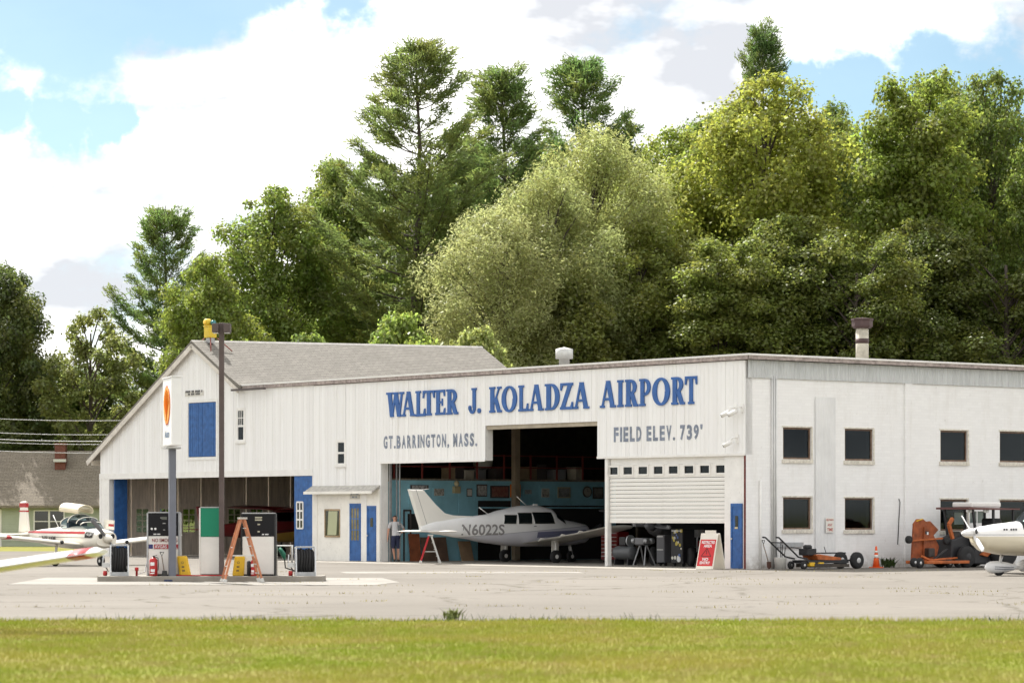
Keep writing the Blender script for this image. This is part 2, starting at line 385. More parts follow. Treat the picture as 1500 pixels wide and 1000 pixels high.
CORR = mat('corrugated_sheet', (0.56, 0.575, 0.58), 0.5, 0.25, var=0.15, vscale=2, stretch=(1, 4, .5))
GLASS = glass_mat('window_glass', (0.55, 0.6, 0.6))
TRIM = mat('fascia_stained', (0.40, 0.34, 0.32), 0.8, var=0.45, vscale=7, dirt=0.5)
WOOD = mat('old_wood', (0.24, 0.19, 0.145), 0.85, var=0.35, vscale=3, stretch=(3, 3, .4), dirt=0.4)
BLACK = mat('black_plastic', (0.016, 0.016, 0.018), 0.45)
RUBBER = mat('rubber', (0.02, 0.02, 0.021), 0.8)
REDP = mat('red_paint', (0.42, 0.022, 0.022), 0.4, var=0.15, vscale=6)
ORANGE = mat('orange_paint', (0.46, 0.12, 0.028), 0.6, var=0.4, vscale=5, dirt=0.6)
YELLOW = mat('yellow_plastic', (0.75, 0.46, 0.025), 0.5, var=0.12, vscale=6)
CONC = mat('concrete', (0.30, 0.275, 0.235), 0.9, var=0.22, vscale=1.5, dirt=0.35, bump=0.3)
CONCL = mat('pale_concrete', (0.245, 0.228, 0.20), 0.9, var=0.25, vscale=.5, dirt=0.45)
SILVER = mat('bare_metal', (0.55, 0.55, 0.55), 0.3, 0.9)

# ------------------------------------------------------------------ ground
struct(MB().quad((-4000, -300, 0), (4000, -300, 0), (4000, 6000, 0), (-4000, 6000, 0)).build('ground', MATS['turf']))
b = MB(); edge = [(-90, 52.0), (-30, 51.2)]
for i in range(121):
    x = -26+i*52/120; edge.append((x, 50.35-.018*x+.16*math.sin(x*1.7)+.12*math.sin(x*4.3+1)+random.uniform(-.14, .14)))
edge += [(90, 48.6)]
k = len(b.v); b.v += [(x, y, .006) for x, y in edge] + [(90, 150, .006), (-12, 150, .006), (-90, 141, .006)]
b.face(list(range(len(b.v))))
struct(b.build('apron', MATS['apron_asphalt']))
struct(MB().prism([(-12.6, 76.6), (-3.4, 76.0), (-2.9, 79.2), (-3.6, 84.8), (-12.9, 85.2)], -.2, .012).build('pump_pad', CONCL))
b = MB(); o_ = [(-4.9, 91.3), (2.2, 91.6), (2.0, 93.9), (-5.3, 94.0)]
b.prism(o_, -.1, .011); struct(b.build('concrete_strip', CONCL))
c0 = [LM @ Vector(p) for p in ((-24.5, -2.6, 0), (.0, -2.6, 0), (.0, -.02, 0), (-24.5, -.02, 0))]
struct(MB().prism([(p.x, p.y) for p in c0], -.1, .014).build('door_sill_slab', CONC))

# ------------------------------------------------------------------ hangar
ZS, ZT, ZR = 3.68, 6.70, 6.90           # siding bottom, wall top, roof top
XB = fx(460)                             # where the barn ends and the hangar begins
hangar = thingL('hangar', 'long white flat-roofed hangar with raised blue lettering and half-lowered roll-up door', 'hangar', (fx(760), 0, 0))
barn = thingL('barn', 'white board barn with steep grey shingle gable roof and blue loft doors', 'barn', (fx(300), 0, 0))
def siding(x0, x1, holes, zb, zt, y=0.0, t=.035, w=.2):
    """vertical boards with real joints; holes = (x0, x1, z0, z1); zb, zt = functions of x"""
    br = sorted(set([round(x0+i*w, 4) for i in range(int((x1-x0)/w)+1)] + [x0, x1] + [round(h[i], 4) for h in holes for i in (0, 1) if x0 < h[i] < x1]))
    b = MB()
    for a, c in zip(br, br[1:]):
        if c-a < .03: continue
        mid = (a+c)/2; cuts = sorted([(h[2], h[3]) for h in holes if h[0] < mid < h[1]])
        z = zb(mid); spans = []
        for q0, q1 in cuts:
            if q0 > z: spans.append((z, q0))
            z = max(z, q1)
        spans.append((z, None)); d = random.uniform(-.004, .004)
        for s0, s1 in spans:
            ta, tc_ = (zt(a), zt(c)) if s1 is None else (s1, s1)
            if min(ta, tc_)-s0 < .02: continue
            g = .0035
            b.prism([(a+g, s0), (c-g, s0), (c-g, tc_), (a+g, ta)], y-t+d, y+d, 'XZ')
            b.prism([(a-.02, s0+.01), (a+.02, s0+.01), (a+.02, ta-.03), (a-.02, ta-.03)], y+.006+d*.1, y+.02, 'XZ')
    return b
H1 = (fx(559), fx(887), -1, ZS)          # great doorway
H2 = (fx(712), fx(876), -1, 4.92)        # raised middle for tails
H3 = (fx(887), .01, -1, ZS)              # roll-up bay and side door
WN = (fx(494.5), fx(507.5), fz(501, 682), fz(501, 645))
sb = siding(XB, .02, [H1, H2, H3, (WN[0], WN[1], WN[2], WN[3])], lambda x: 0.0, lambda x: ZT)
stuff(sb.build('siding_boards', MATS['white_boards'], hangar))
# lining behind the boards and jamb reveals
b = MB(); t0, t1 = .02, .30
b.bx(XB+.02, H1[0], t0+.003, t1, 0, WN[2]); b.bx(XB+.02, WN[0], t0+.003, t1, WN[2], WN[3]); b.bx(WN[1], H1[0], t0+.003, t1, WN[2], WN[3])
b.bx(XB+.02, H1[0], t0+.003, t1, WN[3], ZT-.02)
b.bx(H1[0], H2[0], t0+.003, t1, ZS+.004, ZT-.02); b.bx(H2[0], H2[1], t0+.003, t1, 4.924, ZT-.02); b.bx(H2[1], 0, t0+.003, t1, ZS+.004, ZT-.02)
b.build('wall_lining', WHITE, hangar)
# drip boards along the lower edges of the siding
b = MB(); b.bx(H1[0]-.05, H2[0], -.06, -.037, ZS-.03, ZS+.05); b.build('drip_board', WHITE, hangar)
b = MB(); b.bx(H2[1], .03, -.06, -.037, ZS-.03, ZS+.05); b.build('drip_board', WHITE, hangar)
b = MB(); b.bx(H2[0]+.01, H2[1]-.01, .02, .28, 4.78, 4.92); b.build('door_header', mat('tan_trim', (.42, .37, .29), .8, var=.2), hangar)
# track boxes inside the doorway edge
b = MB(); b.bx(H1[0]+.02, H1[0]+.10, .32, .40, 0, ZS); b.bx(H1[0]+.22, H1[0]+.26, .5, .54, 0, 4.4); b.bx(H1[0]+.42, H1[0]+.46, .5, .54, 0, 4.4)
b.build('door_track', STEEL, hangar)
# white post between the doorways
xp = fx(888.3); MB().bx(xp-.07, xp+.07, -.01, .16, .014, ZS+.002).build('door_post', WHITE, hangar)
# roll-up door, half lowered
x0, x1 = fx(891.2), fx(1060.5); zb, zt_ = 1.53, 3.67
MB().bx(x0, x1, .10, .135, 3.42, zt_).build('door_lintel', WHITE, hangar)
nsl = 11; top = 2.98; hh = (top-zb)/nsl
sl = MB(); sl.prism([(.075, 0), (.11, 0), (.11, hh-.012), (.095, hh-.012), (.07, hh*.55)], x0, x1, 'YZ')
DOORW = mat('door_enamel', (.77, .755, .72), .5, var=.06, vscale=1.2, dirt=.22, stretch=(.4, 1, 3))
pm = None
for i in range(nsl):
    if pm is None:
        o = sl.build('door_slat', DOORW, hangar); pm = o.data; base = o.location.copy()
    else:
        o = bpy.data.objects.new('door_slat', pm); COL.objects.link(o); o.parent = hangar
    o.location = (0, 0, zb+i*hh)
# the windowed section
wz0, wz1 = fz(975, 694), fz(975, 682)
b = MB(); prev = x0
wx = [896.5, 917.5, 939.5, 962, 984, 1007, 1030, 1053.5]
cells = []
for pxc in wx:
    c = fx(pxc); cells.append((c-.235, min(c+.235, x1-.02)))
for a, c in cells:
    b.bx(prev, a, .08, .11, top+.004, 3.415); b.bx(a, c, .08, .11, top+.004, wz0); b.bx(a, c, .08, .11, wz1, 3.415); prev = c
b.bx(prev, x1, .08, .11, top+.004, 3.415); b.build('window_section', DOORW, hangar)
for a, c in cells:
    q = MB(); q.bx(a-.05, a+.012, .055, .079, wz0-.05, wz1+.05); q.bx(c-.012, c+.05, .055, .079, wz0-.05, wz1+.05)
    q.bx(a+.013, c-.013, .055, .079, wz0-.05, wz0+.015); q.bx(a+.013, c-.013, .055, .079, wz1-.015, wz1+.05)
    f = q.build('door_window', DOORW, hangar)
    MB().bx(a+.012, c-.012, .088, .094, wz0+.012, wz1-.012).build('pane', GLASS, f)
MB().bx(x0, x1, .065, .12, zb-.05, zb-.003).build('bottom_rail', WHITE2, hangar)
MB().bx(x1+.005, fx(1090.5), .02, .2, .014, ZS).build('door_pier', WHITE, hangar)
def board_door(parent, x0, x1, z0, z1, y, lite=None, panes=None, m=BLUE):
    d = MB().bx(x0, x1, y, y+.04, z0, z1).build('door', m, parent)
    e = .07
    fr = MB(); fr.bx(x0, x0+e, y-.018, y-.001, z0, z1); fr.bx(x1-e, x1, y-.018, y-.001, z0, z1); fr.bx(x0+e, x1-e, y-.018, y-.001, z1-.1, z1); fr.bx(x0+e, x1-e, y-.018, y-.001, z0, z0+.2)
    fr.build('door_frame', m, d)
    if lite:
        a, b_, c, e_ = lite
        MB().bx(a, b_, y-.012, y-.003, c, e_).build('pane', mat('dark_pane', (.01, .012, .014), .08, spec=.6), d)
    MB().lathe([(.028, -.05), (.028, -.02), (.012, -.02), (.012, 0)], (x0+.09, y-.02, z0+.95), 10, 0, 'Y').build('handle', SILVER, d)
    return d
dx0, dx1 = fx(1071), fx(1087.5)
dz = fz(1079, 737)
d = board_door(hangar, dx0, dx1, .03, dz, -.012, (fx(1077.6), fx(1081.6), fz(1080, 771), fz(1080, 755)))
MB().bx(fx(1077.4), fx(1081.8), -.035, -.030, fz(1080, 774), fz(1080, 771.5)).build('mail_slot', mat('brass', (.6, .5, .3), .4, .7), d)
MB().bx(fx(1090.7), -.002, -.03, .16, .014, ZS-.035).build('corner_column', mat('rust_red', (.14, .022, .018), .7, var=.4, vscale=6, dirt=.4), hangar)
# booth front: cream panel with shingled hood, window and two blue doors
bx0, bx1 = fx(461), fx(558.5); zh = fz(505, 721)
MB().bx(bx0, bx1, -.075, -.04, .014, zh+.12).build('booth_front', WHITE2, hangar)
b = MB(); za, zc = fz(505, 712)+.03, fz(505, 720.5)
b.prism([(-.04, za), (-.04, za-.06), (-.42, zc-.05), (-.42, zc+.02)], bx0-.12, bx1-.02, 'YZ'); b.build('booth_hood', mat('hood_shingle', (.46, .44, .40), .9, var=.3, vscale=7, dirt=.4), hangar)
MB().bx(bx0-.13, bx1-.01, -.44, -.422, zc-.07, zc+.03).build('hood_fascia', WHITE2, hangar)
board = MB().bx(fx(467)-.02, fx(467)+.02, -.095, -.076, .02, zh).build('corner_board', WHITE2, hangar)
MB().bx(fx(515)-.08, fx(515), -.1, -.076, .014, fz(520, 735)).build('door_casing', WHITE, hangar)
gd0, gd1, gz = fx(515), fx(531.5), fz(523, 737)
d = MB().bx(gd0, gd1, -.088, -.0765, .03, gz).build('door', BLUE, hangar)
b = MB()
def lattice(b, x0, x1, z0, z1, y0, y1, nx, nz, w):
    for i in range(nx+1): c = x0+(x1-x0)*i/nx; b.bx(c-w/2, c+w/2, y0, y1, z0, z1)
    for j in range(nz+1): c = z0+(z1-z0)*j/nz; b.bx(x0, x1, y0+.002, y1-.002, c-w/2, c+w/2)
lattice(b, gd0+.1, gd1-.1, .78, gz-.16, -.103, -.0895, 3, 3, .035); b.build('glazing_bars', BLUE, d)
MB().bx(gd0+.1, gd1-.1, -.0945, -.0905, .78, gz-.16).build('pane', mat('warm_pane', (.17, .14, .075), .08, spec=.6, var=.7, vscale=3), d)
b = MB(); b.bx(gd0, gd0+.085, -.1, -.0892, .03, gz); b.bx(gd1-.085, gd1, -.1, -.0892, .03, gz); b.bx(gd0+.085, gd1-.085, -.1, -.0892, .03, .3); b.build('door_frame', BLUE, d)
board_door(hangar, fx(540.5), fx(553.5), .03, fz(547, 740.5), -.09, (fx(545.6), fx(549.3), fz(547, 771), fz(547, 758)))
MB().bx(fx(532), fx(540), -.098, -.0765, .014, zh).build('door_casing', WHITE, hangar)
wx0, wx1, w0, w1 = fx(479.5), fx(500), fz(490, 784), fz(490, 747.5)
b = MB(); b.bx(wx0-.06, wx0, -.1, -.0765, w0-.06, w1+.06); b.bx(wx1, wx1+.03, -.1, -.0765, w0-.06, w1+.06); b.bx(wx0, wx1, -.1, -.0765, w1, w1+.06); b.bx(wx0, wx1, -.13, -.0765, w0-.06, w0)
f = b.build('window', mat('bare_frame', (.38, .28, .17), .8, var=.3), hangar)
MB().bx(wx0+.005, wx1-.005, -.086, -.0765, w0+.005, w1-.005).build('pane', mat('night_glass', (.02, .022, .022), .06, spec=.6), f)
MB().prism([(wx0+.14, w0+.02), (wx1-.2, w0+.02), (wx1-.12, w1-.02), (wx0+.22, w1-.02)], -.096, -.0875, 'XZ').build('blind', mat('blind_green', (.42, .44, .28), .8), f)
sx0, sx1, s0, s1 = fx(515.5), fx(529.5), fz(522, 730.5), fz(522, 724)
pl = MB().bx(sx0, sx1, -.1, -.0766, s0, s1).build('door_plaque', mat('plaque', (.62, .60, .55), .7, var=.15), hangar)
plate_text('plaque_lettering', '-- - ---', (sx0+.06, -.1025, s0+.15), (sx1-sx0-.12, 0, 0), (0, 0, .08), GREYL, pl)
plate_text('plaque_lettering', '--- --', (sx0+.15, -.1025, s0+.04), (sx1-sx0-.3, 0, 0), (0, 0, .07), GREYL, pl)
# small sash window in the siding
def sash(parent, x0, x1, z0, z1, upper=None, y=-.036, m=WHITE, pane=None, mid=.5):
    b = MB(); e = .08
    b.bx(x0-e, x0, y-.03, y+.03, z0-e, z1+e); b.bx(x1, x1+e, y-.03, y+.03, z0-e, z1+e); b.bx(x0, x1, y-.03, y+.03, z1, z1+e)
    w = b.build('window', m, parent)
    MB().bx(x0-e-.03, x1+e+.03, y-.07, y+.029, z0-e-.03, z0).build('sill', m, w)
    zm = z0+(z1-z0)*mid
    s = MB(); t = .045
    for a, c in ((z0+.001, zm), (zm+.001, z1-.001)):
        s.bx(x0, x0+t, y-.012, y+.02, a, c); s.bx(x1-t, x1, y-.012, y+.02, a, c); s.bx(x0+t, x1-t, y-.012, y+.02, a, a+t*.8); s.bx(x0+t, x1-t, y-.012, y+.02, c-t*.8, c)
    s.build('sash', m, w)
    if upper:
        l = MB(); nx, nz = upper
        for i in range(1, nx): c = x0+t+(x1-x0-2*t)*i/nx; l.bx(c-.014, c+.014, y-.008, y+.012, zm+t*.8, z1-t*.8)
        for j in range(1, nz): c = zm+t*.8+(z1-zm-1.6*t)*j/nz; l.bx(x0+t, x1-t, y-.006, y+.01, c-.014, c+.014)
        l.build('glazing_bars', m, w)
    MB().bx(x0+t, x1-t, y+.004, y+.008, z0+.03, z1-.03).build('pane', pane or GLASS, w)
    return w
sash(hangar, WN[0]+.04, WN[1]-.04, WN[2]+.06, WN[3]-.04)
# raised blue sign letters: heavy condensed roman, built stroke by stroke in a unit box
def letter_polys(ch):
    T, t, s = .30, .13, .085                                   # stem, hair line, serif height
    def stem(x0, x1=None, z0=0., z1=1.): return [(x0, z0), ((x0+T) if x1 is None else x1, z0), ((x0+T) if x1 is None else x1, z1), (x0, z1)]
    def ser(c, z, w=.46): return [(c-w/2, z), (c+w/2, z), (c+w/2, z+s), (c-w/2, z+s)]
    def dia(a, b, w): return [(a[0]-w/2, a[1]), (a[0]+w/2, a[1]), (b[0]+w/2, b[1]), (b[0]-w/2, b[1])]
    def ring(cx, cz, rx, rz, wx, wz, a0=0, a1=360, n=22):
        o = []
        for i in range(n):
            p, q = R(a0+(a1-a0)*i/n), R(a0+(a1-a0)*(i+1)/n)
            P = lambda g, x, z: (cx+x*math.cos(g), cz+z*math.sin(g))
            o.append([P(p, rx, rz), P(q, rx, rz), P(q, rx-wx, rz-wz), P(p, rx-wx, rz-wz)])
        return o
    if ch == 'W': return [dia((.30, 0), (.15, 1), .21), dia((.30, 0), (.52, 1), .10), dia((.72, 0), (.52, 1), .21), dia((.72, 0), (.89, 1), .10), ser(.14, .915, .34), ser(.52, .915, .30), ser(.88, .915, .26)]
    if ch == 'A': return [dia((.13, 0), (.46, 1), .11), dia((.80, 0), (.50, 1), .25), [(.24, .27), (.74, .27), (.72, .36), (.26, .36)], ser(.14, 0, .30), ser(.82, 0, .36)]
    if ch == 'L': return [stem(.12), ser(.28, .915, .54), [(.12, 0), (1, 0), (1, .30), (.90, .30), (.80, .10), (.12, .10)], ser(.2, 0, .38)]
    if ch == 'T': return [stem(.36, .64), ser(.5, 0, .5), [(.0, .9), (1, .9), (1, 1), (0, 1)], [(0, .70), (.09, .70), (.16, .9), (0, .9)], [(.84, .9), (.91, .70), (1, .70), (1, .9)]]
    if ch == 'E': return [stem(.12, .44), [(.02, 0), (1, 0), (1, .27), (.9, .27), (.82, .10), (.02, .10)], [(.02, .9), (.82, .9), (.88, .74), (.97, .74), (.97, 1), (.02, 1)], [(.4, .46), (.72, .46), (.72, .55), (.4, .55)], [(.66, .36), (.75, .36), (.75, .65), (.66, .65)]]
    if ch in 'RP':
        o = [stem(.10, .40), ser(.25, 0, .50), ser(.2, .915, .40)] + ring(.44, .72 if ch == 'R' else .69, .50 if ch == 'P' else .44, .28 if ch == 'R' else .31, .27, .10, -90, 90, 12)
        o += [[(.3, .9), (.46, .9), (.46, 1), (.3, 1)], [(.3, .44 if ch == 'R' else .38), (.46, .44 if ch == 'R' else .38), (.46, .53 if ch == 'R' else .48), (.3, .53 if ch == 'R' else .48)]]
        if ch == 'R': o += [dia((.82, 0), (.52, .48), .29), ser(.84, 0, .32)]
        return o
    if ch == 'J': return [stem(.46, .80, .22), ser(.63, .915, .56)] + ring(.42, .22, .38, .23, .26, .10, 180, 360, 12) + ring(.15, .22, .13, .10, .129, .099)
    if ch == '.': return ring(.5, .10, .46, .10, .459, .099, 0, 360, 14)
    if ch == 'K': return [stem(.08, .38), ser(.23, 0, .46), ser(.23, .915, .46), dia((.42, .38), (.80, .98), .11), dia((.80, 0), (.48, .58), .27), ser(.82, 0, .36), ser(.80, .915, .34)]
    if ch == 'O': return ring(.5, .5, .5, .51, .25, .09, 0, 360, 30)
    if ch == 'D': return [stem(.10, .38), ser(.2, 0, .40), ser(.2, .915, .40), [(.3, 0), (.46, 0), (.46, .09), (.3, .09)], [(.3, .91), (.46, .91), (.46, 1), (.3, 1)]] + ring(.44, .5, .54, .50, .28, .09, -90, 90, 16)
    if ch == 'Z': return [dia((.20, .06), (.78, .94), .30), [(0, 0), (1, 0), (1, .28), (.91, .28), (.82, .10), (0, .10)], [(.02, .72), (.10, .72), (.2, .9), (1, .9), (1, 1), (.02, 1)]]
    if ch == 'I': return [stem(.22, .78), ser(.5, 0, .96), ser(.5, .915, .96)]
LET = [('W', 568.8, 593.6), ('A', 590.6, 609.8), ('L', 610.7, 625), ('T', 621.4, 638.6), ('E', 639.5, 654.2), ('R', 656, 673), ('J', 688.5, 701.2), ('.', 701.3, 706.4),
       ('K', 719, 737), ('O', 737.3, 759.2), ('L', 761.5, 775.7), ('A', 777, 798), ('D', 800.4, 822), ('Z', 822.6, 841.2), ('A', 842.3, 865), ('A', 881.3, 904), ('I', 906.3, 915.3),
       ('R', 917.8, 936.8), ('P', 938.7, 956.1), ('O', 957.9, 983.3), ('R', 985.6, 1005), ('T', 1005.7, 1023.2)]
for i, (ch, p0, p1) in enumerate(LET):
    x0, x1, z0, z1 = fx(p0), fx(p1), 5.37, 6.28; b = MB()
    if i == 2: z0 -= .02
    for j, poly in enumerate(letter_polys(ch)):
        e = j*.0006
        b.prism([(x0+(x1-x0)*p, z0+(z1-z0)*q) for p, q in poly], -.080-e, -.045, 'XZ')
    o = b.build('sign_letter', LBLUE, hangar)
def block_line(body, p0, p1, z0, z1):
    # hand-painted block capitals, one cell per character, a hair off the boards
    x0, x1 = fx(p0), fx(p1); wd = {' ': .55, '.': .5, ',': .5, "'": .45, 'I': .5}; tot = sum(wd.get(c, 1) for c in body); x = x0
    for ch in body:
        w = (x1-x0)*wd.get(ch, 1)/tot
        if ch != ' ':
            a, c = x+w*.10, x+w*.86; zb, zt = (z0, z1) if ch not in ".,'" else ((z0-.04*(ch == ','), z0+.11) if ch != "'" else (z1-.16, z1))
            if ch in "I.,'": a, c = x+w*.15, x+w*.15+.115
            text('painted_letter', ch, lambda u, v: (a+(c-a)*u, -.0435, zb+(zt-zb)*v), GREYL, hangar, bold=.045)
        x += w
block_line('GT.BARRINGTON, MASS.', 562.5, 701, 4.20, 4.68); block_line("FIELD ELEV. 739'", 899.5, 1031, 4.20, 4.70)
# flat roof: slab, pale drip edge, stained fascia
XL, XR, YB = fx(350)-.1, .28, 22.0
MB().bx(XL, XR-.02, -.10, YB, ZT+.06, ZR-.03).build('roof', mat('roof_felt', (.2, .19, .18), .9, var=.2), hangar)
MB().bx(XL+.02, XR-.04, -.125, -.102, ZT+.03, ZR-.05).build('fascia', TRIM, hangar)
MB().bx(XR-.018, XR+.004, -.10, YB, ZT+.03, ZR-.05).build('fascia', TRIM, hangar)
b = MB(); b.bx(XL-.01, XR+.03, -.15, -.06, ZR-.048, ZR+.012); b.build('drip_edge', WHITE, hangar)
b = MB(); b.bx(XR-.08, XR+.03, -.059, YB, ZR-.048, ZR+.012); b.build('drip_edge', WHITE, hangar)
MB().bx(XL, XR-.03, -.099, -.04, ZT+.02, ZT+.058).build('soffit', TRIM, hangar)
# right-hand brick wall with window openings
WINS = []
for pa, pb in ((1147, 1188), (1237.5, 1278.5), (1377.5, 1417), (1464.5, 1505)):
    a, c = ry_(pa), ry_(pb)
    WINS.append((a, c, rz_(pa, {1147: 672, 1237.5: 674, 1377.5: 675.5, 1464.5: 676.5}[pa]), rz_(pa, {1147: 625.5, 1237.5: 627.5, 1377.5: 630, 1464.5: 631.5}[pa])))
    WINS.append((a, c, rz_(pa, {1147: 775, 1237.5: 775.5, 1377.5: 777, 1464.5: 778}[pa]), rz_(pa, {1147: 728, 1237.5: 729, 1377.5: 731, 1464.5: 732}[pa])))
for k in (0, 1):
    WINS.append((WINS[6][0]+2.6, WINS[6][1]+2.6, WINS[6+k][2], WINS[6+k][3]))
ys = sorted(set([.02, YB] + [w[i] for w in WINS for i in (0, 1)])); zs = sorted(set([0, ZT] + [w[i] for w in WINS for i in (2, 3)]))
b = MB()
inh = lambda y, z: any(w[0] < y < w[1] and w[2] < z < w[3] for w in WINS)
for a, c in zip(ys, ys[1:]):
    for e, f in zip(zs, zs[1:]):
        if not inh((a+c)/2, (e+f)/2): b.quad((0, a, e), (0, c, e), (0, c, f), (0, a, f)); b.quad((-.3, a, e), (-.3, a, f), (-.3, c, f), (-.3, c, e))
for a, c, e, f in WINS:
    b.quad((0, a, e), (-.3, a, e), (-.3, a, f), (0, a, f)); b.quad((0, c, f), (-.3, c, f), (-.3, c, e), (0, c, e)); b.quad((0, a, f), (-.3, a, f), (-.3, c, f), (0, c, f)); b.quad((0, c, e), (-.3, c, e), (-.3, a, e), (0, a, e))
b.build('side_wall', MATS['white_brick'], hangar)
SILL = mat('sill_brick', (.70, .66, .58), .85, var=.25, vscale=9, dirt=.5)
for a, c, e, f in WINS:
    q = MB(); w = .055
    q.bx(-.10, -.04, a+.002, a+w, e+.002, f-.002); q.bx(-.10, -.04, c-w, c-.002, e+.002, f-.002); q.bx(-.10, -.04, a+w, c-w, f-w, f-.002); q.bx(-.10, -.04, a+w, c-w, e+.002, e+w)
    o = q.build('window', mat('rusty_frame', (.20, .13, .09), .8, var=.5, vscale=9), hangar)
    MB().bx(-.075, -.07, a+w, c-w, e+w, f-w).build('pane', GLASS, o)
    s = MB()
    n = 9
    for i in range(n): s.bx(-.02, .055, a-.06+(c-a+.12)*i/n+.004, a-.06+(c-a+.12)*(i+1)/n-.004, e-.125, e-.006)
    stuff(s.build('sill', SILL, o))
    l = MB(); l.bx(.002, .022, a-.05, c+.05, f+.002, f+.05); l.bx(.002, .018, c+.002, c+.07, e, f); l.build('casing', SILL, o)
for i, (u, m_, r_) in enumerate(((.17, mat('pole_pink', (.55, .20, .12), .6), .03), (.42, STEEL, .015), (.66, WOOD, .016), (.85, WOOD, .016))):
    a, c, e, f = WINS[1]; y = a+(c-a)*u; MB().tube([(-.36, y, 0.02), (-.36, y+.02, f+.1)], r_, 6).build('stored_pole', m_, hangar)
# pilaster, conduit, pipes, corrugated sheets
p0, p1 = ry_(1324), ry_(1334); MB().bx(.002, .07, p0, p1, .0, 6.14).build('pilaster', MATS['white_brick'], hangar)
def corrugated(y0, y1, z0, z1, x=.012, amp=.014, pitch=.075):
    b = MB(); n = int((y1-y0)/pitch*4); r0 = []
    for i in range(n+1):
        y = y0+(y1-y0)*i/n; xx = x+amp*(1+math.sin(y/pitch*2*PI)); b.v += [(xx, y, z0), (xx, y, z1)]
    for i in range(n): b.face((2*i, 2*i+2, 2*i+3, 2*i+1), 0, True)
    return b
corrugated(.05, YB, rz_(1100, 553), ZT+.02, .03, .02, .12).build('corrugated_band', CORR, hangar)
corrugated(ry_(1193.5), ry_(1223.5), .05, rz_(1208, 582), .012, .013, .16).build('corrugated_chase', mat('grey_sheet', (.74, .74, .74), .55, .0, var=.1, vscale=1), hangar)
b = MB()
for pxx in (1129.5, 1132.5, 1135.5): y = ry_(pxx); b.tube([(.045, y, .05), (.045, y, rz_(1132, 550))], .028, 8)
b.build('conduit', mat('conduit_paint', (.66, .66, .65), .6, var=.1), hangar)
y = ry_(1112.5); MB().tube([(.05, y, .02), (.05, y, rz_(1112, 703))], .04, 8).build('vent_pipe', WHITE, hangar)
y = ry_(1316); MB().tube([(.02, y-.05, rz_(1316, 797)), (.03, y, rz_(1316, 760)), (.03, y+.05, rz_(1316, 735)), (.02, y, rz_(1316, 730))], .014, 6).build('loose_cable', BLACK, hangar)
MB().bx(.002, .10, ry_(1133), ry_(1174), rz_(1150, 801), rz_(1150, 794)).build('wall_bracket', STEEL, hangar)
# roof ventilators
def vent(px, D, zb, prof, m, name):
    w = LI @ at(px, D, 0); b = MB(); b.lathe(prof, (w.x, w.y, zb), 16); return b.build(name, m, hangar)
DV = 116
vent(826.5, DV, ZR-.1, [(.20, 0), (.20, zat(522, DV)-ZR), (.33, zat(521.5, DV)-ZR), (.33, zat(511.5, DV)-ZR+.1), (.30, zat(511, DV)-ZR+.1), (.0, zat(509, DV)-ZR+.12)], mat('zinc_vent', (.62, .62, .60), .5, .2, var=.2), 'ventilator')
DV = 108; s0 = ZR-.2
vs_ = lambda py: zat(py, DV)-s0
o = vent(1263, DV, s0, [(.225, 0), (.225, vs_(480)), (.22, vs_(480))], mat('stack_cream', (.58, .54, .45), .7, var=.25, vscale=5, dirt=.4), 'chimney_stack')
w = LI @ at(1263, DV, 0); BRN = mat('stack_cap', (.085, .05, .05), .6, var=.3)
MB().lathe([(.235, vs_(503)), (.235, vs_(496))], (w.x, w.y, s0), 16).build('stack_band', BRN, o)
MB().lathe([(.30, vs_(481)), (.37, vs_(478)), (.37, vs_(470)), (.40, vs_(469)), (.40, vs_(466.5)), (.0, vs_(465))], (w.x, w.y, s0), 8, 0, 'Z', False).build('stack_cap', BRN, o)
# security cameras on brackets by the corner
for pxx, pyy in ((1064, 607), (1074, 606), (1067, 651)):
    x, z = fx(pxx, -.3), fz(pxx, pyy, -.3)
    b = MB(); b.tube([(x+.15, -.04, z+.22), (x+.15, -.25, z+.22), (x+.02, -.3, z+.08)], .025, 8); b.tube([(x+.1, -.25, z+.1), (x-.10, -.42, z-.04)], [.075, .07], 10)
    b.bx(x+.08, x+.22, -.065, -.04, z+.05, z+.33); o = b.build('security_camera', WHITE, hangar)
    MB().tube([(x-.10, -.42, z-.04), (x-.112, -.432, z-.048)], .055, 10).build('lens', BLACK, o)
# notice on the side wall
y0, y1, z0, z1 = ry_(1207.5), ry_(1219), rz_(1213, 779.5), rz_(1213, 757.5)
ns = MB().bx(.07, .08, y0, y1, z0, z1).build('notice_board', mat('notice_white', (.75, .73, .68), .6), hangar)
RP2 = mat('notice_red', (.42, .05, .03), .6)
yy = y1-y0; zz = z1-z0
for body, u0, u1, v0, v1 in (('NO', .06, .36, .76, .93), ('PARKING', .40, .95, .79, .90), ('ANY', .2, .8, .42, .60), ('TIME', .14, .86, .10, .30)):
    plate_text('notice_lettering', body, (.083, y0+yy*u0, z0+zz*v0), (0, yy*(u1-u0), 0), (0, 0, zz*(v1-v0)), RP2, ns, .02)
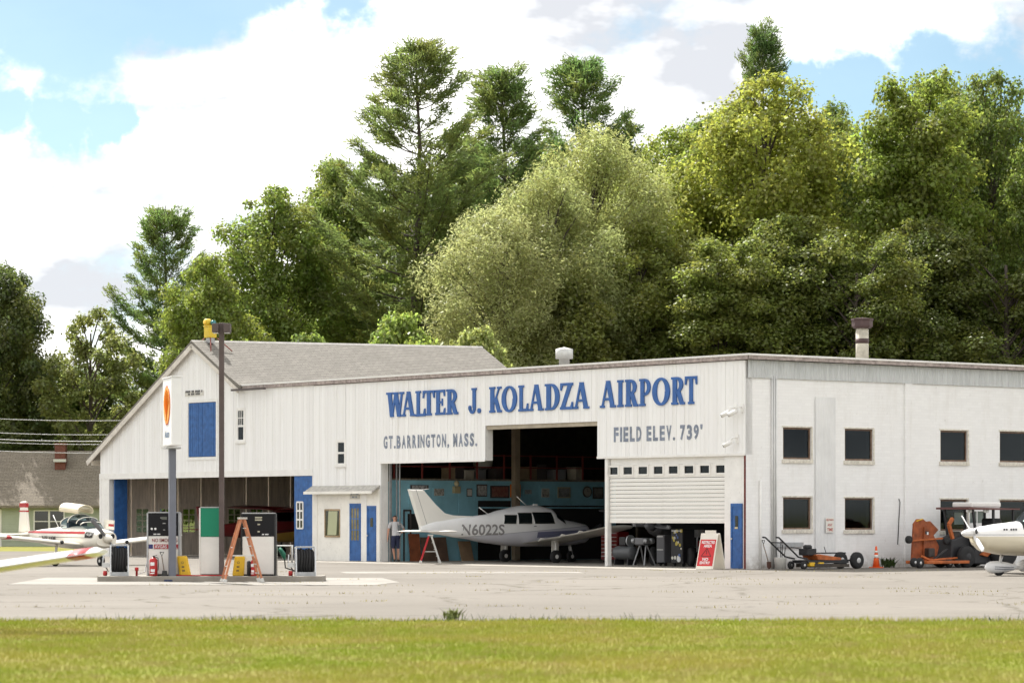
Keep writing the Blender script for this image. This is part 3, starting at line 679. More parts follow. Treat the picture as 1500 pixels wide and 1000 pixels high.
# interior of the hangar
PX = H1[0]-.05
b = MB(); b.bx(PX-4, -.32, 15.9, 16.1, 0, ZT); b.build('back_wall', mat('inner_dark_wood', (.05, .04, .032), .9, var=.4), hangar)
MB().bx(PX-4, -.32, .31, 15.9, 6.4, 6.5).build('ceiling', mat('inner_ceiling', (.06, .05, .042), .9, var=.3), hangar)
MB().bx(XB, -.31, .02, 15.9, -.1, .018).build('hangar_floor', mat('oil_floor', (.30, .275, .24), .8, var=.4, vscale=.7), hangar)
TEAL = mat('teal_wall', (.26, .52, .62), .7, var=.18, vscale=1.2, dirt=.2)
MB().bx(PX-.12, PX, .31, 11.4, .018, 3.0).build('partition', TEAL, hangar)
MB().bx(PX, PX+.05, .45, 11.4, 2.93, 3.05).build('partition_cap', TEAL, hangar)
MB().bx(PX-4, PX-.001, .31, 15.8, 3.001, 3.12).build('mezzanine_floor', WOOD, hangar)
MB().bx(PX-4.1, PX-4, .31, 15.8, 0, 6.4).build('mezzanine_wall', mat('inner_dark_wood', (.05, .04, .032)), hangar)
RAIL = mat('red_rail', (.20, .035, .03), .6)
b = MB()
for z in (3.55, 4.0): b.bx(PX-.05, PX-.01, .5, 11.4, z, z+.04)
b.build('guard_rail', RAIL, hangar)
for i in range(9): MB().bx(PX-.06, PX-.005, .6+i*1.3, .66+i*1.3, 3.12, 4.06).build('rail_post', RAIL, hangar)
yc = hitL(756, 755, 0, PX+.2).y
MB().bx(PX+.06, PX+.30, yc-.12, yc+.12, .018, 6.4).build('column', mat('column_tan', (.34, .27, .19), .8, var=.2), hangar)
b = MB(); yb = hitL(640, 755, 0, PX).y
for i in range(14): b.bx(PX+.001, PX+.012, .5+i*.78, .52+i*.78, .02, 2.9)
b.bx(PX+.001, PX+.03, .45, 11.4, 2.0, 2.06); stuff(b.build('wall_battens', TEAL, hangar))

# ------------------------------------------------------------------ barn
XW, XE, XRG, ZRG, SL = fx(148), fx(133.5), fx(287), 8.80, .553
BL = 14.6
gtop = lambda x: ZRG-SL*(XRG-x)-.10 if x < XRG else max(ZT+.02, ZRG-SL*(x-XRG)-.10)
ZD = 3.28                                               # door opening height
D1 = (fx(161), fx(458.5), -1, ZD)
def rect(pa, pb, ya, yb): c = (pa+pb)/2; return (fx(pa), fx(pb), fz(c, yb), fz(c, ya))
LOFT = rect(277.5, 318, 589, 669); BW1 = rect(348, 360, 598, 648); BW2 = rect(238.5, 247, 602, 654)
sb = siding(XW, XB-.002, [D1, LOFT, BW1, BW2], lambda x: 0.0, gtop)
stuff(sb.build('siding_boards', MATS['white_boards'], barn))
b = MB()                                                # lining behind the boards
b.prism([(XW+.02, ZD+.3), (XB-.01, ZD+.3), (XB-.01, ZT), (fx(365), ZT), (XRG, ZRG-.2), (XW+.02, gtop(XW)-.05)], .05, .2, 'XZ')
b.build('wall_lining', mat('lining_wood', (.2, .17, .13), .9, var=.3), barn)
MB().bx(XW-.05, XB-.01, -.06, -.036, ZD-.02, ZD+.22).build('door_header', WHITE, barn)
MB().bx(XW-.04, XW+.10, -.055, .2, 0, ZD-.021).build('corner_board', WHITE, barn)
MB().bx(XW+.10, D1[0], -.04, .2, 0, ZD-.021).build('door_jamb', WHITE, barn)
# roof: two slabs with thickness, rakes and ridge
def slab(x0, z0, x1, z1, y0, y1, t, m, name, dz1=0.0):
    b = MB(); dx, dz = x1-x0, z1-z0; l = math.hypot(dx, dz); nx, nz = -dz/l*t, dx/l*t
    if nz < 0: nx, nz = -nx, -nz
    r = [[(x0, y, z0+s), (x1, y, z1+s), (x1-nx, y, z1-nz+s), (x0-nx, y, z0-nz+s)] for y, s in ((y0, 0), (y1, dz1))]
    b.loft(r, 0, False); return b.build(name, m, barn)
zL = ZRG-SL*(XRG-XE)
slab(XE, zL, XRG, ZRG, -.22, BL, .12, MATS['barn_shingles'], 'roof', .25)
slab(XRG, ZRG, XRG+(ZRG-ZR+.1)/SL, ZR-.1, -.22, BL, .12, MATS['barn_shingles'], 'roof', .25)
RK = mat('rake_board', (.66, .62, .56), .75, var=.2, vscale=4, dirt=.5)
slab(XE-.02, zL-.125, XRG, ZRG-.125, -.24, -.20, .20, RK, 'rake_board'); slab(XRG, ZRG-.125, fx(352)+.25, ZRG-SL*(fx(352)+.25-XRG)-.125, -.24, -.20, .16, RK, 'rake_board')
slab(XE, zL-.13, XRG, ZRG-.13, -.195, -.04, .03, RK, 'soffit'); slab(XRG, ZRG-.13, fx(352), ZRG-SL*(fx(352)-XRG)-.13, -.195, -.04, .03, RK, 'soffit')
b = MB(); b.loft([[(XRG-.10, y, ZRG-.05+d), (XRG, y, ZRG+.03+d), (XRG+.10, y, ZRG-.05+d)] for y, d in ((-.225, 0), (BL, .25))], 0, False); b.build('ridge_cap', mat('ridge_pale', (.40, .385, .36), .8, var=.2), barn)
MB().bx(XE+.02, XE+.18, .0, BL, zL-.30, zL-.14).build('eave_board', RK, barn)
# little return roof where the barn meets the flat roof
b = MB(); xa = fx(346); b.prism([(xa-.1, ZR+.32), (xa+.62, ZR-.02), (xa+.62, ZR-.12), (xa-.1, ZR+.2)], -.24, 1.2, 'XZ'); b.build('eave_return', MATS['barn_shingles'], barn)
MB().bx(xa+.25, xa+2.6, -.42, -.30, ZT-.05, ZT+.03).build('gutter', mat('gutter_dark', (.09, .075, .075), .6), barn)
# side and rear walls, floor
b = MB()
b.bx(XW, D1[1]+.4, BL-.2, BL, 0, ZT); b.build('rear_wall', WOOD, barn)
MB().bx(XW, XB, .04, BL-.2, -.1, .016).build('barn_floor', mat('barn_floor', (.33, .30, .26), .9, var=.3), barn)
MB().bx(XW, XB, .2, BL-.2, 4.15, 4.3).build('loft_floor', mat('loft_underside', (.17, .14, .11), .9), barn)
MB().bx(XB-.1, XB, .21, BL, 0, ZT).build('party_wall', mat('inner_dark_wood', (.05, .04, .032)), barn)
# left side: a row of old folding door leaves with panes, seen from inside
PANEL = mat('leaf_wood', (.70, .61, .52), .85, var=.28, vscale=2.5, stretch=(3, 3, .4), dirt=.35)
n = 12; wl = (BL-.6)/n
for i in range(n):
    y0 = .25+i*wl; y1 = y0+wl-.05; xo = XW+.12
    b = MB(); w0, w1 = 1.0, 2.02; a, c = y0+.24, y1-.24
    b.bx(xo-.04, xo, y0, y1, .02, w0); b.bx(xo-.04, xo, y0, a, w0, w1); b.bx(xo-.04, xo, c, y1, w0, w1); b.bx(xo-.04, xo, y0, y1, w1, 4.1)
    lf = b.build('door_leaf', PANEL, barn)
    f = MB()
    for yy in (y0+.001, y1-.10): f.bx(xo+.001, xo+.03, yy, yy+.099, .03, 4.0)
    for zz in (.05, .85, 2.1, 3.2): f.bx(xo+.002, xo+.026, y0+.1, y1-.1, zz, zz+.13)
    for j in range(1, 7): q = y0+.1+(y1-y0-.2)*j/7; f.bx(xo+.001, xo+.006, q-.006, q+.006, 2.24, 3.2)
    f.build('leaf_frame', PANEL, lf)
    g = MB()
    for j in range(3): q = a+(c-a)*j/2; g.bx(xo-.03, xo-.005, q-.02, q+.02, w0, w1)
    for j in range(5): q = w0+(w1-w0)*j/4; g.bx(xo-.028, xo-.007, a, c, q-.016, q+.016)
    g.build('glazing_bars', PANEL, lf); MB().bx(xo-.02, xo-.015, a, c, w0, w1).build('pane', GLASS, lf)
b = MB()
for i in range(5): b.tube([(XW+.2+i*.02, 1.5+i*2.6, 0), (XW+.2+i*.02, 1.5+i*2.6, 4.1)], .07, 6)
MB().bx(XW, XW+.05, .2, BL-.2, 4.1, zL+.3).build('side_wall_upper', WOOD, barn)
for i in range(4): MB().bx(XW+3.2+i*3.3, XW+3.4+i*3.3, .3, BL-.3, 3.9, 4.14).build('beam', mat('loft_boards', (.07, .055, .04)), barn)
for yy in (4.6, 9.4): MB().bx(fx(300), fx(300)+.16, yy, yy+.16, 0.016, 4.14).build('post', mat('loft_boards', (.07, .055, .04)), barn)
# blue leaves standing open
BLD = BLUE
b = MB(); x0, x1 = fx(432), fx(458.3)
NB = 4
for i in range(NB): b.bx(x0+(x1-x0)*i/NB+.004, x0+(x1-x0)*(i+1)/NB-.004, -.03, .01, .06, ZD-.03)
b.bx(x0+.01, x1-.01, .0105, .04, .1, ZD-.06)
lf = b.build('blue_door_leaf', BLUE, barn)
wa, wc, z0, z1 = fx(436.2), fx(445.3), fz(441, 773.5), fz(441, 735)
g = MB(); lattice(g, wa, wc, z0, z1, -.06, -.032, 2, 3, .06); o = g.build('window', WHITE, lf)
MB().bx(wa, wc, -.045, -.038, z0, z1).build('pane', mat('night_glass', (.02, .022, .022)), o)
x0 = fx(164); b = MB(); b.bx(x0, x0+.05, .1, .1+.62, .05, ZD-.03)
for i in range(3): b.bx(x0+.051, x0+.06, .12+i*.2, .30+i*.2, .06, ZD-.05)
b.build('blue_door_leaf', BLUE, barn)
# loft doors
x0, x1, z0, z1 = LOFT; xm = (x0+x1)/2
for a, c in ((x0+.02, xm-.008), (xm+.008, x1-.02)):
    b = MB(); k = 7
    for i in range(k): b.bx(a+(c-a)*i/k+.008, a+(c-a)*(i+1)/k-.008, -.05+random.uniform(-.004, .004), -.011, z0+.02, z1-.02)
    b.bx(a, c, -.01, .02, z0+.03, z1-.03); b.build('loft_door', BLUE, barn)
b = MB(); e = .12
b.bx(x0-e, x0, -.06, -.036, z0-e, z1+e); b.bx(x1, x1+e, -.06, -.036, z0-e, z1+e); b.bx(x0, x1, -.06, -.036, z1, z1+e); b.bx(x0, x1, -.07, -.03, z0-e, z0)
b.build('loft_casing', WHITE, barn)
sash(barn, BW1[0]+.06, BW1[1]-.06, BW1[2]+.08, BW1[3]-.05, (3, 2), mid=.47); sash(barn, BW2[0]+.04, BW2[1]-.04, BW2[2]+.08, BW2[3]-.05, mid=.5)
x0, x1, z0, z1 = rect(272.5, 299.5, 572.5, 579.5)
pl = MB().bx(x0, x1, -.06, -.036, z0, z1).build('name_board', mat('plaque', (.62, .60, .55)), barn)
plate_text('board_lettering', '---- -- ---- -', (x0+.06, -.063, z0+.13), (x1-x0-.12, 0, 0), (0, 0, .09), mat('ink', (.05, .05, .055), .8), pl, .01)
plate_text('board_lettering', '-- --- ----', (x0+.25, -.063, z0+.03), (x1-x0-.5, 0, 0), (0, 0, .08), mat('ink', (.05, .05, .055)), pl, .01)
# rotating beacon on the ridge
xb, yb_ = XRG+.22, .55; zb_ = ZRG
bc = thingL('airport_beacon', 'yellow rotating airport beacon on the barn ridge', 'beacon', (xb, yb_, zb_))
K = 124.6/FPX
MB().bx(xb-.13, xb+.13, yb_-.13, yb_+.13, zb_-.08, zb_+.13).build('base', STEEL, bc)
YB_ = mat('beacon_yellow', (.66, .47, .04), .5, var=.15)
b = MB(); b.bx(xb-.19, xb+.19, yb_-.19, yb_+.19, zb_+.131, zb_+.60); b.bx(xb-.215, xb+.215, yb_-.215, yb_+.215, zb_+.57, zb_+.63); b.build('housing', YB_, bc, .02)
b = MB(); b.lathe([(.10, -.2), (.145, -.17), (.145, .02), (.07, .09), (0, .10)], (xb-.07, yb_-.02, zb_+.76), 14, 0, 'Y'); b.build('lamp_drum', YB_, bc)
MB().lathe([(0, -.24), (.08, -.23), (.12, -.2)], (xb-.07, yb_-.02, zb_+.76), 14, 0, 'Y').build('lens', mat('amber_lens', (.8, .5, .05), .2), bc)
b = MB(); b.lathe([(.06, -.1), (.10, -.08), (.10, .06), (.0, .09)], (xb+.14, yb_+.05, zb_+.74), 12, 0, 'X'); b.build('green_lamp', mat('green_lens', (.02, .16, .18), .25), bc)
RB = mat('brace_red', (.23, .06, .045), .7, var=.3)
for dx, dy in ((-.75, -.45), (.75, -.45), (-.7, .6), (.7, .6)):
    MB().tube([(xb+dx*.3, yb_+dy*.3, zb_+.12), (xb+dx, yb_+dy, ZRG-SL*abs(dx)-.03)], .025, 6).build('brace', RB, bc)

# ------------------------------------------------------------------ low house at far left
hd = 172.0
hs = thing('house', 'low pale green clapboard house with brown shingle roof and brick chimney', 'house', at(60, hd, 0), R(-2))
hx0, hx1 = (2-60)/FPX*hd, 6.5; ez, rz2 = 2.35, zat(660, hd+3.4)
b = MB(); r = [[(x, -.45, ez-.05), (x, 3.4, rz2), (x, 7.2, ez-.05), (x, 7.2, ez-.2), (x, 3.4, rz2-.17), (x, -.45, ez-.2)] for x in (hx0-3.6, hx1+.3)]
b.loft(r, 0, False); b.build('roof', MATS['house_shingles'], hs)
GRN = mat('clapboard_green', (.42, .46, .36), .7, var=.06)
b = MB(); k = 15
wins = [(-.35, .95)]
for i in range(k):
    z0, z1 = .3+i*2.05/k, .3+(i+1)*2.05/k-.012
    segs = [(hx0, hx1)] if not (.75 < z0 < 2.0) else [(hx0, -.4), (1.35, hx1)]
    for a, c in segs: b.prism([(-.005, z0), (-.03, z0), (-.005, z1)], a, c, 'YZ')
b.bx(hx0, hx1, 0, .1, 0, ez-.05); stuff(b.build('clapboards', GRN, hs))
w = MB()
for a, c in ((-.34, .42), (.52, 1.28)): w.bx(a-.07, a, -.06, -.031, .78, 2.05); w.bx(c, c+.07, -.06, -.031, .78, 2.05); w.bx(a, c, -.06, -.031, 1.98, 2.05); w.bx(a, c, -.06, -.031, .78, .84); w.bx(a, c, -.055, -.031, 1.38, 1.43)
o = w.build('window', WHITE, hs); MB().bx(-.34, 1.28, -.04, -.006, .84, 1.98).build('pane', mat('night_glass', (.02, .022, .022)), o)
MB().bx(hx0-.12, hx0-.001, -.05, 7, 0, ez-.25).build('corner_board', WHITE, hs)
b = MB(); cx = (78.5-60)/FPX*hd
b.bx(cx-.30, cx+.30, 2.0, 2.6, rz2-1.1, rz2+.30); b.bx(cx-.34, cx+.34, 1.96, 2.64, rz2+.3, rz2+.42); b.build('chimney', mat('chimney_brick', (.17, .065, .05), .85, var=.35, vscale=9), hs)
MB().bx(cx-.36, cx+.36, 1.86, 1.99, rz2-.66, rz2-.50).build('flashing', mat('flashing', (.6, .6, .58), .5), hs)
# small shed porch between house and barn
# overhead wires
pl_ = [at(-90, 166, 0), at(330, 150, 0)]
for i, p in enumerate(pl_):
    u = thing('utility_pole', ['wooden utility pole carrying wires behind the low house', 'wooden utility pole carrying wires hidden behind the barn'][i], 'utility pole', p)
    MB().tube([(0, 0, 0), (0, 0, 8.6)], [.16, .11], 8).build('mast', WOOD, u); MB().bx(-.9, .9, -.06, .06, 7.9, 8.02).build('cross_arm', WOOD, u)
WIRE = mat('wire', (.24, .24, .25), .5)
for i, py in enumerate((608, 628.5, 638, 642.5, 655)):
    a, c = pl_[0]+Vector((0, .1*i, zat(py, 166))), pl_[1]+Vector((0, .1*i, zat(py+2, 150)))
    pts = [a.lerp(c, t/10)-Vector((0, 0, .25*4*(t/10)*(1-t/10))) for t in range(11)]
    o = MB().tube(pts, .017 if i != 2 else .026, 5).build('overhead_wire', WIRE)
    tag(o, ['topmost overhead wire crossing before the dark trees above the low house', 'second overhead wire from the top above the low house', 'thick middle overhead wire above the low house roof', 'fourth overhead wire just under the thick one above the low house', 'lowest overhead wire just above the low house ridge'][i], 'wire', 'overhead wires')

# ------------------------------------------------------------------ aircraft
def paint(name, base, low=None, zsplit=0.0, slope=0.0, line=None, rough=0.35):
    """aircraft enamel; optional lower colour below a sloping line z = zsplit + slope*y and a thin accent line above it"""
    if name in MATS: return MATS[name]
    m, N, L, b = node_mat(name); tc = N.new('ShaderNodeTexCoord'); sp = N.new('ShaderNodeSeparateXYZ'); L.new(tc.outputs['Object'], sp.inputs[0])
    n = tnoise(N, L, tc.outputs['Object'], 3, 5, .6)
    c = mixc(N, L, mrange(N, L, n, .4, .75, 0, .25), base, tuple(x*.82 for x in base))
    ma = N.new('ShaderNodeMath'); ma.operation = 'MULTIPLY_ADD'; ma.inputs[1].default_value = -slope; L.new(sp.outputs[1], ma.inputs[0]); L.new(sp.outputs[2], ma.inputs[2])
    if low: c = mixc(N, L, mrange(N, L, ma.outputs[0], zsplit-.006, zsplit+.006, 1, 0), c, low)
    if line:
        col, z0, z1 = line
        a = mrange(N, L, ma.outputs[0], z0-.004, z0+.004); d = mrange(N, L, ma.outputs[0], z1-.004, z1+.004, 1, 0)
        mu = N.new('ShaderNodeMath'); mu.operation = 'MULTIPLY'; L.new(a, mu.inputs[0]); L.new(d, mu.inputs[1]); c = mixc(N, L, mu.outputs[0], c, col)
    L.new(c, b.inputs['Base Color']); b.inputs['Roughness'].default_value = rough; b.inputs['Coat Weight'].default_value = 0.3
    return m
class Body:
    """fuselage as super-ellipse stations (y, half width, z bottom, z top)"""
    def __init__(s, st, e=2.6): s.st = st; s.e = e
    def at(s, y):
        st = s.st
        if y <= st[0][0]: return st[0][1:]
        for a, b in zip(st, st[1:]):
            if y <= b[0]:
                t = (y-a[0])/(b[0]-a[0]); t = t*t*(3-2*t)*.5+t*.5
                return tuple(a[i]+(b[i]-a[i])*t for i in (1, 2, 3))
        return st[-1][1:]
    def pt(s, y, th, off=0.0):
        w, z0, z1 = s.at(y); c, q = math.cos(th), math.sin(th); k = 2/s.e
        return Vector(((w+off)*math.copysign(abs(c)**k, c), y, (z0+z1)/2+((z1-z0)/2+off)*math.copysign(abs(q)**k, q)))
    def side(s, y, z, off=.006, sgn=1):
        w, z0, z1 = s.at(y); q = max(-.999, min(.999, (z-(z0+z1)/2)/((z1-z0)/2)))
        c = (1-abs(q)**s.e)**(1/s.e); return Vector((sgn*((w+off)*c+off), y, z))
    def loft(s, n=28, per=5):
        ys = []
        for a, b in zip(s.st, s.st[1:]): ys += [a[0]+(b[0]-a[0])*i/per for i in range(per)]
        ys.append(s.st[-1][0]); return [[s.pt(y, 2*PI*j/n) for j in range(n)] for y in ys]
def wing_mesh(secs):
    """secs: (x, y leading edge, chord, z, thickness ratio)"""
    prof = [(0, 0), (.03, .42), (.1, .72), (.25, .98), (.4, 1), (.65, .7), (.85, .32), (1, .02), (.85, -.2), (.6, -.42), (.3, -.6), (.1, -.5), (.03, -.3)]
    return [[(x, yl-c*p, z+q*t*c*.55) for p, q in prof] for x, yl, c, z, t in secs]
def wheel(parent, c, r, w, rimm=None, name='wheel'):
    t = MB().lathe([(r*.55, -w/2), (r*.85, -w/2), (r, -w*.28), (r, w*.28), (r*.85, w/2), (r*.55, w/2)], c, 20, 0, 'X').build(name, RUBBER, parent)
    MB().lathe([(r*.15, -w*.56), (r*.5, -w*.44), (r*.56, -w*.40), (r*.56, w*.40), (r*.5, w*.44), (r*.15, w*.56)], c, 16, 0, 'X').build('rim', rimm or WHITE, t)
    return t
def propeller(parent, y, z, r, spin, angle, m, ms, tip=None, sl=.32):
    MB().lathe([(spin, 0), (spin*.95, sl*.3), (spin*.7, sl*.68), (spin*.3, sl*.94), (.0, sl)], (0, y, z), 18, 0, 'Y').build('spinner', ms, parent)
    for k in (0, 1):
        a = angle+PI*k; b = MB(); ring = []
        d = Vector((math.cos(a), 0, math.sin(a))); n = Vector((-math.sin(a), 0, math.cos(a)))
        for t in (0.08, .25, .5, .75, .93, 1.0):
            ch = r*(.055+.11*math.sin(min(1, t*1.25)*PI*.62))*(1 if t < .98 else .45); tw = R(52-34*t); th = .03*(1-.7*t)
            o = Vector((0, y+.03, z))+d*(r*t); cu = n*math.cos(tw)+Vector((0, 1, 0))*math.sin(tw); cv = d.cross(cu)
            ring.append([o+cu*(ch*math.cos(g))*.5+cv*(th*math.sin(g)) for g in [2*PI*i/8 for i in range(8)]])
        b.loft(ring); o = b.build('propeller_blade', m, parent)
        if tip:
            c0 = Vector((0, y+.03, z))
            for t0, t1 in ((.80, .84), (.88, .92)):
                q = MB(); q.loft([[c0+d*(r*t)+n*(math.cos(g)*r*.075)+Vector((0, math.sin(g)*.022, 0)) for g in [2*PI*i/8 for i in range(8)]] for t in (t0, t1)]); q.build('tip_band', tip, o)
def aircraft(name, label, loc, h, sp):
    P = thing(name, label, 'airplane', loc, math.atan2(-h[0], h[1]))
    B = Body(sp['st'], sp.get('e', 2.6)); fm = sp['paint']; wm = sp.get('wing_paint', fm)
    MB().loft(B.loft()).build('fuselage', fm, P)
    for s in (1, -1):
        w = [(s*x, yl, c, z, t) for x, yl, c, z, t in sp['wing']]
        o = MB().loft(wing_mesh(w)).build('wing', wm, P)
        a, b = w[0], w[-2]
        fl = MB(); q0, q1 = (.25, .9)
        if sp.get('tipband'):
            col, t0, t1 = sp['tipband']; last, prev = w[-2], w[0]
            def sec(t, k=1.02): return tuple(prev[i]+(last[i]-prev[i])*t for i in range(5))
            MB().loft([[(p[0], p[1]+(.012 if i < 1 else 0), p[2]+(.006 if 0 < i < 7 else -.006)) for i, p in enumerate(r)] for r in wing_mesh([sec(t0), sec(t1)])]).build('tip_stripe', col, o)
        if sp.get('lamp'): x, y, z = (w[1][0]+w[0][0])/2, w[0][1]+.0, (w[1][3]+w[0][3])/2; MB().lathe([(.0, .02), (.06, .015), (.07, -.05)], (x, y, z+.03), 10, 0, 'Y').build('landing_lamp', BLACK, o)
        hs = [(s*x, yl, c, z, t) for x, yl, c, z, t in sp['tail']]; MB().loft(wing_mesh(hs)).build('tailplane', sp.get('tail_paint', wm), P)
    fp = sp['fin']; f = MB()
    n = len(fp); k = len(f.v); th = sp.get('fin_t', .05)
    cy = sum(p[0] for p in fp)/n; cz = sum(p[1] for p in fp)/n
    f.v += [(s*th*.5, cy+(y-cy)*.90, cz+(z-cz)*.93) for s in (1, -1) for y, z in fp] + [(0, y, z) for y, z in fp]
    f.face(list(range(k, k+n))); f.face(list(range(k+n, k+2*n))[::-1])
    for i in range(n):
        j = (i+1) % n; f.face((k+i, k+2*n+i, k+2*n+j, k+j)); f.face((k+n+j, k+2*n+j, k+2*n+i, k+n+i))
    fo = f.build('fin', sp.get('fin_paint', fm), P)
    if 'rudder' in sp:
        (ya, za), (yb2, zb2) = sp['rudder']
        MB().bar((0, ya, za), (0, yb2, zb2), th*1.06, .012).build('rudder_gap', mat('seam', (.12, .12, .13), .8), fo)
    for y0, z0, y1, z1, col in sp.get('fin_bands', ()):
        MB().prism([(y0-.006, z0), (y1+.006, z0), (y1+.006, z1), (y0-.006, z1)], -th*.55, th*.55, 'YZ').build('fin_band', col, fo)
    GL = sp.get('glass', GLASS)
    for y0, y1, z0, z1, sk in sp.get('windows', ()):
        for s in (1, -1):
            g = MB(); n_, m_ = 6, 5
            pts = [[B.side(y0+(y1-y0)*i/n_+sk*(j/m_), z0+(z1-z0)*j/m_, .008, s) for j in range(m_+1)] for i in range(n_+1)]
            g.loft(pts, 0, True, False, False); o = g.build('cabin_window', GL, P)
            rim = MB(); loop = [pts[0][j] for j in range(m_+1)]+[pts[i][m_] for i in range(1, n_+1)]+[pts[n_][j] for j in range(m_-1, -1, -1)]+[pts[i][0] for i in range(n_-1, 0, -1)]
            rim.tube(loop+[loop[0]], .012, 5); rim.build('window_frame', sp.get('frame', WHITE), o)
    if 'screen' in sp:
        y0, y1, t0, t1 = sp['screen']; g = MB()
        g.loft([[B.pt(y0+(y1-y0)*i/5, t0+(t1-t0)*j/12, .008) for j in range(13)] for i in range(6)], 0, True, False, False); g.build('windscreen', GL, P)
    if 'reg' in sp:
        body, y0, y1, z0, z1, col, gap = sp['reg']
        for s in (1, -1):
            text('registration', body, (lambda u, v, s=s: B.side((y0+(y1-y0)*u) if s > 0 else (y1-(y1-y0)*u), z0+(z1-z0)*v+.0*u, .007, s)), col, P, gap)
    for y0, y1, z0, z1, dz, col in sp.get('stripes', ()):
        for s in (1, -1):
            g = MB(); k = 26
            g.loft([[B.side(y0+(y1-y0)*i/k, z0+(z1-z0)*j/3+dz*i/k, .005, s) for j in range(4)] for i in range(k+1)], 0, True, False, False); g.build('stripe', col, P)
    # gear
    r = sp.get('wr', .22)
    for s in (1, -1):
        x, y, zt = sp['gear'][0]*s, sp['gear'][1], sp['gear'][2]
        lg = MB().tube([(x*.97, y+.03, zt), (x, y, r)], [.05, .035], 8).build('gear_leg', sp.get('leg', WHITE), P)
        wheel(lg, (x, y, r), r, .15, sp.get('rim'))
        if sp.get('pants'): pant(lg, x, y, r, sp['pants'])
        elif sp.get('gear_door'): MB().bx(x-.05, x-.035, y-.16, y+.16, r+.12, zt).build('gear_door', wm, lg)
    if sp.get('nose'):
        y, zt = sp['nose']; lg = MB().tube([(0, y-.08, zt), (0, y, r)], .035, 8).build('gear_leg', sp.get('leg', WHITE), P)
        MB().tube([(.07, y-.12, zt), (.07, y, r+.05), (-.07, y, r+.05), (-.07, y-.12, zt)], .018, 6).build('fork', SILVER, lg)
        wheel(lg, (0, y, r*.9), r*.9, .13, sp.get('rim'))
        if sp.get('pants'): pant(lg, 0, y, r*.9, sp['pants'])
    y, z, pr, spn, ang, m, ms = sp['prop'][:7]; propeller(P, y, z, pr, spn, ang, m, ms, sp.get('proptip'), sp.get('spin_l', .32))
    for x, z, w, hh in sp.get('inlets', ()):
        yy = sp['st'][-1][0]
        MB().lathe([(w*.95, .0), (w, .012), (w*.7, .016)], (x, yy-.01, z), 14, 0, 'Y').build('air_inlet', BLACK, P)
    for pts, rr in sp.get('aerials', ()): MB().tube(pts, rr, 5).build('aerial', WHITE, P)
    return P, B
def pant(parent, x, y, r, m):
    g = MB(); rings = []
    for t in (-.62, -.45, -.2, .05, .25, .36, .41):
        k = {-.62: .10, -.45: .45, -.2: .8, .05: 1, .25: .92, .36: .6, .41: .15}[t]
        rings.append([(x+.13*k*math.cos(a), y+t*1.05, r+.07+.19*k*math.sin(a)) for a in [2*PI*i/14 for i in range(14)]])
    o = g.loft(rings).build('wheel_fairing', m, parent)
    for dz in (.03, .09):
        q = MB()
        for s in (1, -1): q.bar((x+s*.128, y-.42, r+dz-.02), (x+s*.134, y+.18, r+dz), .006, .018)
        q.build('fairing_stripe', mat('stripe_slate', (.12, .13, .17), .5), o)

WP = paint('sierra_paint', (.82, .82, .82), (.60, .60, .655), 1.17, .07, ((.25, .26, .33), 1.17, 1.185))
WINGP = paint('wing_white', (.78, .76, .71))
DG = glass_mat('cabin_glass', (.16, .19, .19), .03)
ax = LM @ Vector((-15.2, 3.2, 0)); Vd = (.788, .6145)
REGG = mat('reg_grey', (.27, .26, .26), .5)
sierra, _ = aircraft('parked_airplane', 'white and lavender low-wing airplane marked N6022S, tail out of the hangar doorway', ax, Vd, dict(
    st=[(-5.0, .05, 1.20, 1.38), (-4.3, .15, 1.06, 1.52), (-3.1, .31, .90, 1.66), (-2.1, .44, .74, 1.76), (-1.2, .55, .64, 1.96), (-.5, .58, .60, 2.09), (.2, .58, .60, 2.11), (.75, .57, .60, 2.02), (1.05, .56, .60, 1.80), (1.35, .54, .61, 1.60), (1.9, .50, .64, 1.51), (2.45, .42, .72, 1.42), (2.62, .30, .84, 1.30)],
    paint=WP, wing_paint=WINGP, wing=[(.4, .95, 1.62, .72, .15), (3.6, .92, 1.55, 1.12, .14), (4.8, .86, 1.46, 1.30, .12), (5.02, .68, 1.15, 1.35, .06)],
    stripes=[(-.1, 2.3, .92, 1.13, .08, mat('stripe_lavender', (.17, .175, .27), .4))], tail=[(.05, -4.2, .9, 1.16, .10), (1.3, -4.3, .8, 1.16, .10), (1.44, -4.42, .52, 1.16, .06)], tail_paint=WINGP,
    fin=[(-5.55, 2.66), (-4.93, 2.66), (-4.35, 2.13), (-3.9, 1.80), (-3.5, 1.72), (-2.5, 1.69), (-3.2, 1.5), (-5.02, 1.25)], fin_t=.10, fin_paint=WINGP, rudder=((-5.2, 2.64), (-4.72, 1.4)),
    windows=[(-1.62, -1.08, 1.42, 1.76, .10), (-.98, -.36, 1.42, 1.84, .03), (-.24, .72, 1.42, 1.86, -.10)], screen=(.86, 1.30, R(28), R(152)), glass=DG,
    reg=('N6022S', -3.34, -1.58, 1.02, 1.42, REGG, .02), gear=(1.5, 0, .85), nose=(1.95, .7), wr=.24, rim=WHITE, gear_door=True, pants=None,
    prop=(2.62, 1.08, .95, .17, R(20), BLACK, SILVER), inlets=[(.2, 1.2, .10, .1), (-.2, 1.2, .10, .1)],
    aerials=[([(0, -1.9, 1.76), (0, -2.35, 2.02)], .015), ([(0, -.15, 2.08), (0, -.62, 2.42)], .014), ([(0, -5.3, 2.6), (0, -4.6, 2.68)], .012)]))
MB().bx(-.035, .035, .15, .32, 2.09, 2.15).build('roof_fairing', WHITE, sierra)
MB().bx(.585, .592, -.28, -.16, 1.33, 1.35).build('door_handle', BLACK, sierra)
b = MB()
